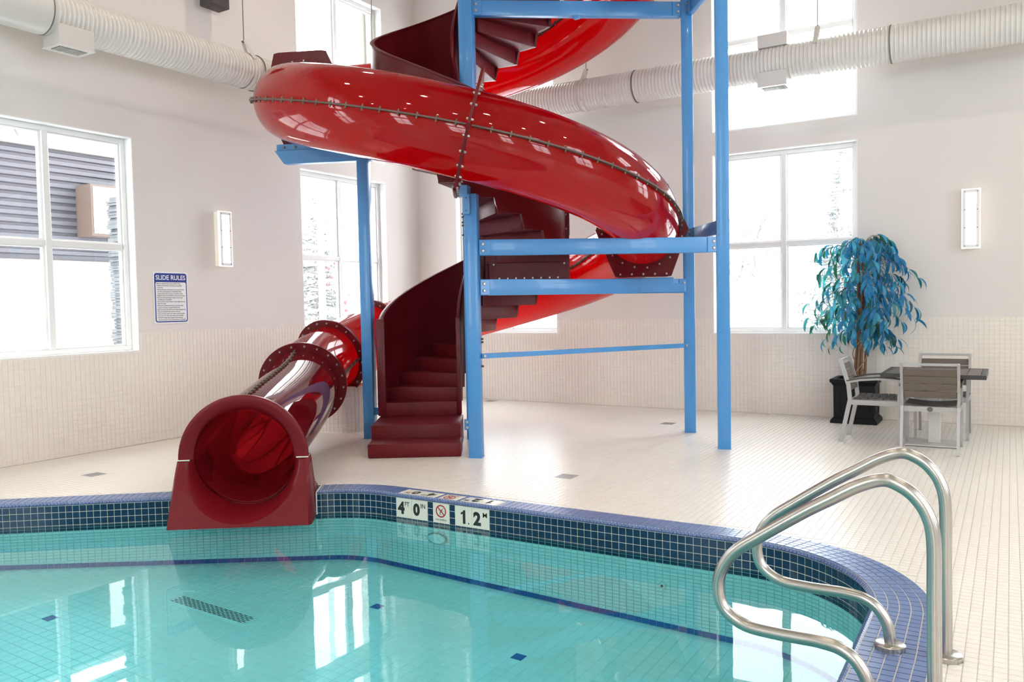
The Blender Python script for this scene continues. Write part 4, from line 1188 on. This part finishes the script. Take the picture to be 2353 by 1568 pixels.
def marker(kind, x0, x1, face):
    """face: 'wall' upright below the nosing, 'top' flat on the coping and turned to the deck"""
    wd = x1-x0
    names = {'ft': 'depth marker tile reading 4 FT 0 IN', 'nd': 'no diving symbol tile', 'm': 'depth marker tile reading 1.2 M'}
    where = 'upright at the waterline' if face == 'wall' else 'lying flat on the coping'
    if face == 'wall':
        o0 = Vector((x0, 4.93-0.001, -0.0305-3*TP)); ux, uy = Vector((1, 0, 0)), Vector((0, 0, 1)); H = 3*TP
    else:
        o0 = Vector((x1+0.03, 5.085, 0.0)); ux, uy = Vector((-1, 0, 0)), Vector((0, -1, 0)); H = 0.137
    un = ux.cross(uy)
    r_ = empty('depth_marker' if kind != 'nd' else 'no_diving_marker', tuple(o0+ux*wd/2), label=names[kind]+' '+where, cat='pool marker', group='pool edge markers')
    nt_ = 2 if kind != 'nd' else 1
    for k in range(nt_):
        a = o0+ux*(wd*k/nt_+0.0008); b = o0+ux*(wd*(k+1)/nt_-0.0008); cc = (a+b)/2+uy*H/2
        MB().obox(cc-un*0.003, ux, uy, un, (b-a).length/2, H/2-0.0008, 0.0035).build('marker_tile', M['plate'], r_, bevel=0.0008, bseg=1)
    e = un*0.0006
    T = lambda s_, x, y, w_, h_, bd: text_mesh(s_, 0.1, M['ink'], r_, tuple(o0+e+ux*x+uy*y*H/0.152), ux, uy, width=w_, height=h_*H/0.152, bold=bd, depth=0.0004)
    if kind == 'ft':
        T('4', 0.018, 0.028, 0.066, 0.098, 0.005); T('FT', 0.088, 0.092, 0.044, 0.034, 0.001)
        T('0', 0.168, 0.028, 0.064, 0.098, 0.005); T('IN', 0.242, 0.092, 0.042, 0.034, 0.001)
    elif kind == 'm':
        P1 = [(0.0, 0.066), (0.017, 0.074), (0.017, 0.0), (0.040, 0.0), (0.040, 0.102), (0.024, 0.102), (0.018, 0.090), (0.0, 0.082)]
        k_ = H/0.152
        MB().prism(P1, lambda q: tuple(o0+e+ux*(0.055+q[0])+uy*(0.022+q[1])*k_), lambda q: tuple(o0+e+ux*(0.055+q[0])+uy*(0.022+q[1])*k_+un*0.0006)).build('lettering', M['ink'], r_); T('.', 0.118, 0.022, 0.011, 0.011, 0.0)
        T('2', 0.166, 0.022, 0.066, 0.102, 0.005); T('M', 0.250, 0.088, 0.036, 0.036, 0.0006)
    else:
        no_dive(r_, o0+ux*wd/2+uy*0.092*H/0.152+e, ux, uy, 0.048)
        T('NO DIVING', 0.026, 0.020, 0.100, 0.013, 0.0)
for fc in ('wall', 'top'):
    for kd, (x0, x1) in zip(('ft', 'nd', 'm'), MARKS): marker(kd, x0, x1, fc)

# floor drains
for k, ((x, y), lab) in enumerate(zip(DRAINS, ('square grey floor drain on the deck left of the slide mouth', 'square grey floor drain on the deck in front of the steel frame', 'square grey floor drain on the deck behind the right posts', 'square grey floor drain by the far corner of the back wall'))):
    r_ = empty('floor_drain', (x, y, 0), label=lab, cat='drain', group='deck floor drains')
    MB().box((x-0.076, y-0.076, -0.004), (x+0.076, y+0.076, -0.001)).build('sump', M['dark'], r_)
    fr = MB(); 
    for a, b in (((-0.078, -0.078), (0.078, -0.066)), ((-0.078, 0.066), (0.078, 0.078)), ((-0.078, -0.066), (-0.066, 0.066)), ((0.066, -0.066), (0.078, 0.066))):
        fr.box((x+a[0], y+a[1], -0.004), (x+b[0], y+b[1], 0.001))
    fr.build('drain_frame', M['alu'], r_)
    gr = MB()
    for j in range(9): gr.box((x-0.066, y-0.062+j*0.0145, -0.004), (x+0.066, y-0.054+j*0.0145, 0.0005))
    gr.build('drain_grate', M['alu'], r_)
# pool main drain grate, return fitting and lamp
gd = empty('pool_drain_grate', (-4.6, 3.59, zfloor(-4.6, 3.6)), label='long slotted drain grate on the pool floor near the slide', cat='drain')
gx0_, gx1_, gy_ = -5.02, -4.17, 3.585
MB().prism(rrect(gx0_, gx1_, gy_-0.06, gy_+0.06, 0.058), lambda p: (p[0], p[1], zfloor(p[0], p[1])+0.0005), lambda p: (p[0], p[1], zfloor(p[0], p[1])+0.006)).build('grate_plate', M['poolfloor'], gd)
sl = MB()
for j in range(7):
    for k in range(16):
        x = gx0_+0.06+k*0.0485+(0.024 if j % 2 else 0); y = gy_-0.046+j*0.0153
        if x > gx1_-0.07: continue
        z = zfloor(x, y)+0.006; sl.box((x, y-0.0035, z), (x+0.034, y+0.0035, z+0.001))
so = sl.build('slot_field', M['dark'], gd); so['kind'] = 'stuff'
pl_ = empty('pool_lamp', (-3.69, 4.925, -0.302), label='round clear underwater lamp on the pool wall below the no diving tile', cat='pool lamp')
for nm, r0, r1, mt in (('lamp_ring', 0.076, 0.095, M['alu']), ('lamp_lens', 0.0, 0.076, M['poolwall'])):
    m = MB(); n = 36
    for k in range(n):
        a = 2*PI*k/n
        for rr, dy in ((r0, -0.006), (r1, -0.010), (r1, 0.0)): m.v.append((-3.69+rr*math.cos(a), 4.925+dy, -0.302+0.46*rr*math.sin(a)))
    for k in range(n):
        a, b = 3*k, 3*((k+1) % n); m.f += [(a, a+1, b+1, b), (a+1, a+2, b+2, b+1)]
    m.build(nm, mt, pl_)
MB().tube([(-1.9, 4.928, -0.37), (-1.9, 4.915, -0.37)], [0.026, 0.020], 20).build('pool_inlet', M['plate'], None, at=(-1.9, 4.93, -0.37))
pi_ = bpy.data.objects['pool_inlet']; tag(pi_, 'small round return fitting on the submerged pool wall', 'pool fitting')
MB().tube([(-1.9, 4.914, -0.37), (-1.9, 4.910, -0.37)], 0.009, 12).build('eyeball', M['dark'], pi_)

# ================================================================== FURNITURE
def make_chair():
    r_ = empty('armchair')
    hw = 0.235
    for sx in (-1, 1):
        x = sx*hw
        # rear leg with backrest upright, raked
        m = MB(); P = [(x, -0.315, 0.0), (x, -0.225, 0.43), (x, -0.240, 0.58), (x, -0.315, 0.835)]
        for a, b in zip(P[:-1], P[1:]): m.bar(a, b, 0.024, 0.040, up=(0, 1, 0))
        m.build('rear_leg', M['alu'], r_)
        MB().bar((x, 0.235, 0.0), (x, 0.225, 0.628), 0.024, 0.036, up=(0, 1, 0)).build('front_leg', M['alu'], r_)
        MB().bar((x, -0.225, 0.405), (x, 0.22, 0.405), 0.022, 0.05).build('seat_rail', M['alu'], r_)
        # arm: gently arched, dark strip on top
        A = [(x, -0.255, 0.605), (x, -0.12, 0.633), (x, 0.03, 0.645), (x, 0.16, 0.642), (x, 0.245, 0.632)]
        ma, mt = MB(), MB()
        for a, b in zip(A[:-1], A[1:]):
            ma.bar(a, b, 0.034, 0.022); mt.bar((a[0], a[1], a[2]+0.016), (b[0], b[1], b[2]+0.016), 0.048, 0.012)
        ar = ma.build('arm', M['alu'], r_); mt.build('arm_pad', M['slatlight'], ar)
    MB().bar((-hw, -0.220, 0.405), (hw, -0.220, 0.405), 0.024, 0.05).build('seat_rail', M['alu'], r_)
    MB().bar((-hw, 0.220, 0.405), (hw, 0.220, 0.405), 0.024, 0.05).build('seat_rail', M['alu'], r_)
    # badge on the rear rail
    MB().tube([(0.0, -0.233, 0.405), (0.0, -0.236, 0.405)], [0.024, 0.022], 16).build('badge', M['slat'], r_)
    MB().bar((-hw, -0.313, 0.828), (hw, -0.313, 0.828), 0.030, 0.022).build('top_rail', M['alu'], r_)
    # back slats follow the rake
    for k in range(4):
        z = 0.545+k*0.069; y = -0.238-(z-0.545)*0.295
        MB().obox((0, y-0.002, z), (1, 0, 0), (0, -0.282, 0.96), (0, 0.96, 0.282), hw-0.014, 0.0325, 0.009).build('back_slat', M['slat'], r_, bevel=0.003, bseg=1)
    # seat slats, dished
    for k in range(6):
        y = -0.165+k*0.070; m = MB(); n = 8
        for i in range(n):
            x0 = -0.215+0.43*i/n; x1 = -0.215+0.43*(i+1)/n
            z0 = 0.428+0.020*(x0/0.215)**2; z1 = 0.428+0.020*(x1/0.215)**2
            m.bar((x0, y, z0), (x1+0.001, y, z1), 0.062, 0.014)
        m.build('seat_slat', M['slatlight'], r_)
    return r_
ch = make_chair()
tag(ch, 'grey metal slatted armchair turned its back to the pool', 'chair', 'patio armchairs')
ch2 = copy_tree(ch); ch2['label'] = 'grey metal slatted armchair seen side-on by the black planter'
ch3 = copy_tree(ch); ch3['label'] = 'grey metal slatted armchair behind the table against the back wall'
ch.location = (-0.635, 8.72, 0); ch.rotation_euler.z = 0.0
ch2.location = (-1.155, 9.045, 0); ch2.rotation_euler.z = R(-90)
ch3.location = (-0.60, 9.60, 0); ch3.rotation_euler.z = R(180)
tb = empty('patio_table', (-0.63, 8.98, 0), label='square dark slatted patio table on a silver pedestal', cat='table')
tx0, tx1, ty0, ty1, tz = -1.075, -0.185, 8.60, 9.44, 0.722
fr = MB()
fr.box((tx0, ty0, tz-0.040), (tx1, ty0+0.045, tz)).box((tx0, ty1-0.045, tz-0.040), (tx1, ty1, tz)).box((tx0, ty0+0.045, tz-0.040), (tx0+0.045, ty1-0.045, tz)).box((tx1-0.045, ty0+0.045, tz-0.040), (tx1, ty1-0.045, tz))
fr.build('table_frame', M['charcoal'], tb, bevel=0.003, bseg=1)
for k in range(7):
    x0 = tx0+0.046+k*(tx1-tx0-0.092)/7
    MB().box((x0+0.002, ty0+0.046, tz-0.026), (x0+(tx1-tx0-0.092)/7-0.002, ty1-0.046, tz-0.002)).build('table_slat', M['tabletop'], tb)
MB().box((-0.69, 8.97, 0.018), (-0.58, 9.04, tz-0.040)).build('pedestal', M['tableleg'], tb, bevel=0.006)
MB().box((-0.88, 8.80, 0.004), (-0.41, 9.21, 0.020)).build('base_plate', M['tableleg'], tb, bevel=0.004)
MB().box((-0.87, 8.81, 0.0), (-0.42, 9.20, 0.004)).build('base_pad', M['dark'], tb)

# planter
pt = empty('planter_box', (-1.55, 10.31, 0), label='square black panelled planter box at the back wall', cat='planter')
px0, px1, py0, py1 = -1.775, -1.315, 10.09, 10.545
def ring_block(lst, nm, mat):
    m = MB()
    for e, z in lst: m.v += [(px0-e, py0-e, z), (px1+e, py0-e, z), (px1+e, py1+e, z), (px0-e, py1+e, z)]
    for i in range(len(lst)-1):
        a, b = 4*i, 4*i+4
        for k in range(4): m.f.append((a+k, a+(k+1) % 4, b+(k+1) % 4, b+k))
    m.f.append((3, 2, 1, 0)); L = 4*(len(lst)-1); m.f.append((L, L+1, L+2, L+3))
    return m.build(nm, mat, pt)
ring_block([(0.022, 0.0), (0.022, 0.028), (0.012, 0.045), (0.0, 0.060), (-0.012, 0.070), (-0.008, 0.440), (0.006, 0.455), (0.010, 0.468), (0.026, 0.480), (0.028, 0.505), (0.022, 0.515), (-0.030, 0.515), (-0.034, 0.470)], 'planter_shell', M['pot'])
MB().box((px0+0.05, py0+0.05, 0.46), (px1-0.05, py1-0.05, 0.473)).build('soil', M['soil'], pt)
for axis in (0, 1):
    for sgn in (0, 1):
        if axis == 1 and sgn == 1: continue
        if axis == 1:   # panel on the face towards the room
            fr = MB(); y = py0+0.010
            for a, b, c, d in ((px0+0.06, px1-0.06, 0.10, 0.118), (px0+0.06, px1-0.06, 0.392, 0.41), (px0+0.06, px0+0.078, 0.118, 0.392), (px1-0.078, px1-0.06, 0.118, 0.392)):
                fr.box((a, y-0.006, c), (b, y+0.004, d))
            fr.build('panel_moulding', M['pot'], pt)
        else:
            x = px1-0.010 if sgn else px0+0.010; fr = MB()
            for a, b, c, d in ((py0+0.06, py1-0.06, 0.10, 0.118), (py0+0.06, py1-0.06, 0.392, 0.41), (py0+0.06, py0+0.078, 0.118, 0.392), (py1-0.078, py1-0.06, 0.118, 0.392)):
                fr.box((x-0.005, a, c), (x+0.005, b, d))
            fr.build('panel_moulding', M['pot'], pt)

# artificial tree with drooping blue and green leaves
tr = empty('artificial_tree', (-1.50, 10.25, 0.47), label='artificial tree with drooping blue and teal leaves on twisted stems', cat='plant')
rng = random.Random(11)
TB = Vector((-1.50, 10.25, 0.47))
for k in range(5):
    a = 2*PI*k/5+0.3; pts = []
    for i in range(9):
        f = i/8; tw = a+1.3*f; rr = 0.045+0.02*math.sin(f*6+k)
        pts.append(TB+Vector((rr*math.cos(tw)+0.03*f, rr*math.sin(tw)-0.02*f, 1.60*f)))
    MB().tube(smooth_path(pts, 4), [0.017-0.009*i/32 for i in range(33)], 8).build('stem', M['bark'], tr, smooth=True)
for k in range(2):
    pts = [TB+Vector((0.075*math.cos(k*PI+i*0.55), 0.075*math.sin(k*PI+i*0.55), 0.02+i*0.052)) for i in range(16)]
    MB().tube(smooth_path(pts, 3), 0.006, 6).build('vine', M['vine'], tr, smooth=True)
def leaf_mesh(nm, mat, L, W, droop):
    m = MB(); n = 7
    for i in range(n+1):
        f = i/n; wd = W*math.sin(PI*min(1, f*0.93+0.05))**0.8*(1-0.25*f); ang = droop*f
        y = L*(math.sin(ang)/droop if droop else f); z = -L*(1-math.cos(ang))/droop
        m.v += [(-wd/2, y, z), (0, y, z-0.10*wd-0.001), (wd/2, y, z)]
    for i in range(n):
        for j in (0, 1): m.f.append((3*i+j, 3*i+j+1, 3*i+4+j, 3*i+3+j))
    me = m.mesh(nm, smooth=True, fix=False); me.materials.append(mat); return me
LEAF = {}
for key, mt in (('b', 'leafblue'), ('s', 'leafsky'), ('t', 'leafteal'), ('g', 'leafgreen')):
    LEAF[key] = [leaf_mesh('leaf', M[mt], L, W, d) for L, W, d in ((0.175, 0.043, 1.7), (0.150, 0.040, 1.3), (0.165, 0.042, 2.2))]
leaves = []; twigs = MB()
boughs = []
for k in range(88):
    h = 0.52+1.16*(k+rng.random()*0.8)/88
    az = k*2.399+rng.random()*0.5
    reach = 0.56*math.sin(PI*min(1, max(0.08, (h-0.40)/1.40)))**0.55
    reach *= 0.75+0.4*rng.random()
    boughs.append((h, az, max(0.12, reach)))
for h, az, reach in boughs:
    d = Vector((math.cos(az), math.sin(az), 0)); 
    p0 = TB+Vector((0.03, -0.02, min(h, 1.58)))
    rise = 0.10+0.16*rng.random(); fall = 0.10+0.30*rng.random()*(1.0 if h < 1.3 else 0.5)
    pts = []
    for i in range(8):
        f = i/7; q = p0+d*reach*f+Vector((0, 0, rise*math.sin(f*PI*0.62)-fall*f*f))
        if q.y > YB-0.10: q.y = YB-0.10-(q.y-YB+0.10)*0.3
        pts.append(q)
    twigs.tube(pts, [0.004-0.0028*i/7 for i in range(8)], 5)
    for i in range(2, 8):
        for s_ in range(2):
            if rng.random() < 0.10: continue
            p = pts[i]+Vector((rng.uniform(-.015, .015), rng.uniform(-.015, .015), rng.uniform(-.01, .01)))
            yaw = az-PI/2+rng.uniform(-1.2, 1.2); pitch = -rng.uniform(0.1, 1.0)
            green = 0.15+0.85*max(0.0, min(1.0, (-1.55-p.x)/0.35))
            u_ = rng.random()
            key = 'g' if u_ < green*0.45 else ('t' if u_ < green*0.45+0.25+0.2*green else ('s' if u_ < 0.78 else 'b'))
            if key in 'st' and rng.random() < 0.45 and p.x > -1.65: key = 'b'
            leaves.append((p, yaw, pitch, rng.uniform(-0.5, 0.5), key, rng.randrange(3), rng.uniform(0.85, 1.2)))
twigs.build('twigs', M['bark'], tr, smooth=True)
leaves.sort(key=lambda l: l[0].y)       # the front ones show
rest = {}
for i, (p, yaw, pitch, roll, key, v, sc) in enumerate(leaves):
    Mx = Matrix.Translation(p) @ Matrix.Rotation(yaw, 4, 'Z') @ Matrix.Rotation(pitch, 4, 'X') @ Matrix.Rotation(roll, 4, 'Y') @ Matrix.Scale(sc, 4)
    if i < 300:
        o = bpy.data.objects.new('leaf', LEAF[key][v]); COL.objects.link(o); o.parent = tr
        o.matrix_local = Matrix.Translation(-tr.location) @ Mx
    else: rest.setdefault(key, []).append((Mx, v))
for key, lst in rest.items():
    V, F = [], []
    for Mx, v in lst:
        me = LEAF[key][v]; b = len(V)
        V += [tuple(Mx @ q.co - tr.location) for q in me.vertices]; F += [tuple(b+i for i in p.vertices) for p in me.polygons]
    me = bpy.data.meshes.new('foliage'); me.from_pydata(V, [], F); me.materials.append(LEAF[key][0].materials[0])
    for p in me.polygons: p.use_smooth = True
    o = bpy.data.objects.new('foliage', me); COL.objects.link(o); o.parent = tr; o['kind'] = 'stuff'

# ceiling downlights (seen as warm glints on the slide)
for i, x in enumerate((-6.6, -3.6, -0.6, 2.6)):
    for j, y in enumerate((-3.5, 0.2, 3.6, 7.0)):
        r_ = empty('ceiling_downlight', (x, y, ZC), label='round warm recessed ceiling downlight', cat='ceiling lamp', group='ceiling downlights')
        MB().tube([(x, y, ZC-0.03), (x, y, ZC)], 0.15, 24).build('trim_ring', M['white'], r_)
        MB().tube([(x, y, ZC-0.034), (x, y, ZC-0.030)], 0.115, 24).build('lens', M['downlight'], r_)
        ld = bpy.data.lights.new('downlight_lamp', 'AREA'); ld.shape = 'DISK'; ld.size = 0.22; ld.energy = LAMP_W; ld.color = (1.0, 0.89, 0.76)
        ld.spread = R(150)
        lo = bpy.data.objects.new('downlight_lamp', ld); COL.objects.link(lo); lo.parent = r_; lo.location = (0, 0, -0.04)

# ================================================================== OUTSIDE
gs = poly_mesh('snow_ground', [(-90, -60), (60, -60), (60, 90), (-90, 90)], [[(XL-0.31, YR-0.31), (XR+0.31, YR-0.31), (XR+0.31, YB+0.31), (XL-0.31, YB+0.31)]], -0.25, M['snow'])
gs['kind'] = 'structure'
# neighbouring building seen through the left window
nb = empty('neighbour_building', (-14.0, 4.0, -0.25), label='neighbouring building with dark ribbed siding over a white wall', cat='building')
BX = -13.5
MB().box((BX-6, -6.0, -0.25), (BX, 11.4, 2.33)).build('white_wall', M['stucco'], nb)
MB().box((BX-5.9, -5.9, 2.33), (BX-0.03, 11.3, 4.18)).build('upper_wall', M['siding'], nb)
for k in range(14):
    z = 2.46+k*0.1235
    MB().prism([(0.0, -0.045), (0.035, -0.030), (0.035, 0.030), (0.0, 0.045)], lambda p: (BX-0.03+p[0], -5.9, z+p[1]), lambda p: (BX-0.03+p[0], 11.3, z+p[1])).build('siding_rib', M['siding'], nb)
MB().box((BX-6.1, -6.1, 4.16), (BX+0.05, 11.5, 4.28)).build('parapet', M['band'], nb)
MB().box((BX-0.02, -6.0, 2.27), (BX+0.03, 11.4, 2.33)).build('flashing', M['rust'], nb)
MB().box((BX-0.03, 8.12, 2.74), (BX+0.42, 10.3, 3.60)).build('sign_cabinet', M['brown'], nb)
MB().box((BX+0.42, 8.16, 2.78), (BX+0.44, 10.25, 3.56)).build('sign_panel', M['cream'], nb)
for k in range(12):
    y = 7.45+k*0.165; MB().box((BX, y, -0.2), (BX+0.012, y+0.015, 1.78)).build('door_groove', M['cream'], nb)
MB().tube([(BX-1.0, 7.3+0.5*math.cos(a*0.2), 4.3+0.5*math.sin(a*0.2)) for a in range(9)], 0.03, 8).build('roof_pipe', M['rod'], nb, smooth=True)
# ledgestone return beside the left window
ls = empty('ledgestone_pier', (XL-0.5, 5.75, -0.2), label='stacked grey ledgestone pier outside the left window', cat='stone pier')
MB().box((XL-0.62, 5.70, -0.25), (XL-0.34, 6.3, 2.72)).build('pier_core', M['stone'], ls)
rg = random.Random(3); z = -0.2
while z < 2.74:
    hgt = rg.uniform(0.022, 0.055)
    MB().box((XL-0.63-rg.uniform(0, 0.02), 5.69-rg.uniform(0.0, 0.05), z), (XL-0.36, 5.72, z+hgt-0.004)).build('stone', M['stone'], ls)
    z += hgt
# downpipe / pilaster outside the second left window
pp = MB().box((XL-0.62, 9.70, -0.25), (XL-0.34, 10.3, 6.6)).build('cream_pilaster', M['cream'], None, at=(XL-0.48, 10.0, -0.25))
tag(pp, 'cream wall pilaster outside the second left window', 'pilaster')

def spruce(name, loc, h, rad, lab, seed, orn=False, grp='frosted spruces outside'):
    rg = random.Random(seed); r_ = empty(name, loc, label=lab, cat='tree', group=grp); L = Vector(loc)
    MB().tube([L, L+Vector((0, 0, h*0.97))], [h*0.018+0.02, 0.01], 7).build('trunk', M['frost'], r_)
    m = MB(); n = int(h*16)
    for k in range(n):
        f = (k+rg.random())/n; z = h*(0.06+0.93*f); rr = rad*(1-f)**0.85*rg.uniform(0.7, 1.1)+0.05
        for j in range(3):
            a = rg.random()*2*PI; d = Vector((math.cos(a), math.sin(a), 0)); e = Vector((-d.y, d.x, 0))
            p0 = L+Vector((0, 0, z)); p1 = p0+d*rr*0.55+Vector((0, 0, -rr*0.12)); p2 = p0+d*rr+Vector((0, 0, -rr*0.05))
            for s_ in range(4):
                g = rg.random(); q = p0.lerp(p2, 0.25+0.75*g); sl = rr*0.22*(1.2-g)+0.03
                v = (e*rg.choice((-1, 1))+d*0.6).normalized()*sl+Vector((0, 0, -sl*0.45))
                w_ = Vector((0, 0, 0.02+0.02*rr))
                m.add([q-w_, q+v, q+w_, q+d*0.03], [(0, 1, 2), (0, 3, 1), (3, 2, 1), (0, 2, 3)])
            w_ = Vector((0, 0, 0.018+0.012*rr))
            m.add([p0-w_, p0+w_, p1+w_+e*0.03, p1-w_-e*0.03, p2], [(0, 3, 2, 1), (2, 3, 4)])
    o = m.build('boughs', M['spruce'], r_, fix=False); o['kind'] = 'stuff'
    if orn:
        for k in range(26):
            f = rg.random()*0.75; a = rg.uniform(-2.2, 0.6); rr = rad*(1-f)**0.85*1.0; c = L+Vector((math.cos(a)*rr, math.sin(a)*rr, h*(0.06+0.9*f)))
            MB().tube([c+Vector((0, 0, -0.05)), c+Vector((0, 0, -0.03)), c, c+Vector((0, 0, 0.03)), c+Vector((0, 0, 0.05))], [0.01, 0.045, 0.055, 0.045, 0.01], 8).build('ornament', M['ornament'], r_, smooth=True)
    return r_
def bare_tree(name, loc, h, lab, seed, spread=0.5, lv=5, grp='frosted bare trees outside'):
    rg = random.Random(seed); r_ = empty(name, loc, label=lab, cat='tree', group=grp); m = MB(); tk = MB()
    def grow(p, d, L, r, lev):
        q = p+d*L
        (tk if lev == lv else m).tube([p, p.lerp(q, 0.5)+Vector((rg.uniform(-.04, .04)*L, rg.uniform(-.04, .04)*L, 0)), q], [r, r*0.85, r*0.7], 5 if lev > 2 else 3, caps=False)
        if lev == 0: return
        for k in range(3 if lev > 1 else 4):
            nd = (d+Vector((rg.uniform(-1, 1), rg.uniform(-1, 1), rg.uniform(-0.25, 0.7)))*spread*1.25).normalized()
            grow(p.lerp(q, rg.uniform(0.55, 1.0)), nd, L*rg.uniform(0.55, 0.8), r*0.55, lev-1)
    grow(Vector(loc), Vector((rg.uniform(-.1, .1), rg.uniform(-.1, .1), 1)).normalized(), h*0.3, h*0.018, lv)
    tk.build('trunk', M['frost'], r_, fix=False); o = m.build('branches', M['frost'], r_, fix=False); o['kind'] = 'stuff'
    return r_
spruce('decorated_spruce', (-15.4, 15.6, -0.25), 4.6, 1.25, 'spruce hung with red baubles outside the second left window', 5, orn=True)
bare_tree('bare_shrub', (-15.3, 17.9, -0.25), 4.2, 'leafless shrub right of the decorated spruce outside', 8, 0.55, 5)
bare_tree('bare_tree', (-7.5, 30.0, -0.25), 8.0, 'frosted bare tree far outside the left half of the right-hand window', 21, 0.55, 6)
bare_tree('bare_tree', (-3.2, 24.5, -0.25), 6.5, 'frosted bare tree outside the middle of the right-hand window', 22, 0.6, 6)
bare_tree('bare_tree', (-10.5, 36.0, -0.25), 9.0, 'frosted bare tree at the far left edge of the right-hand window', 23, 0.55, 6)
bare_tree('bare_tree', (-12.5, 24.0, -0.25), 6.0, 'frosted bare tree outside the corner window behind the slide', 24, 0.55, 6)
spruce('far_spruce', (-5.4, 33.0, -0.25), 7.6, 2.0, 'tall pale spruce standing far behind the bare trees', 31)
spruce('near_spruce', (-0.75, 17.2, -0.25), 9.0, 1.75, 'big drooping spruce at the right edge of the right-hand window', 32)
spruce('far_spruce', (-14.0, 34.0, -0.25), 6.0, 1.8, 'low pale spruce far behind the left edge of the window', 33)
# street lamp
sl_ = empty('street_lamp', (-13.3, 13.65, -0.25), label='pale street lamp with curved arm outside the second left window', cat='street lamp')
MB().tube([(-13.3, 13.65, -0.25), (-13.3, 13.65, 6.4)], [0.085, 0.06], 14).build('lamp_pole', M['pole'], sl_, smooth='auto')
MB().tube(smooth_path([(-13.3, 13.65, 6.35), (-13.2, 13.9, 6.75), (-13.0, 14.4, 6.9), (-12.8, 15.0, 6.95)], 6), 0.035, 8).build('lamp_arm', M['pole'], sl_, smooth=True)
MB().tube([(-12.8, 15.0, 6.95), (-12.75, 15.2, 6.98), (-12.65, 15.5, 6.96), (-12.62, 15.6, 6.93)], [0.05, 0.11, 0.10, 0.02], 10).build('lamp_head', M['rod'], sl_, smooth=True)
# park bench, far and pale
BC = Vector((-17.3, 69.0, -0.25))
pb = empty('park_bench', tuple(BC), label='faint snow-dusted park bench far outside the right-hand window', cat='bench')
for z_, nm in ((0.42, 'bench_seat'), (0.92, 'bench_back')):
    MB().box((BC.x-0.55, BC.y-0.2 if z_ < 0.5 else BC.y+0.15, BC.z+z_-0.05), (BC.x+0.55, BC.y+0.2, BC.z+z_+0.05)).build(nm, M['frost'], pb)
for x_ in (-0.5, 0.46):
    MB().box((BC.x+x_, BC.y-0.18, BC.z), (BC.x+x_+0.04, BC.y-0.14, BC.z+0.4)).build('bench_leg', M['frost'], pb)
    MB().box((BC.x+x_, BC.y+0.14, BC.z), (BC.x+x_+0.04, BC.y+0.18, BC.z+0.95)).build('bench_leg', M['frost'], pb)
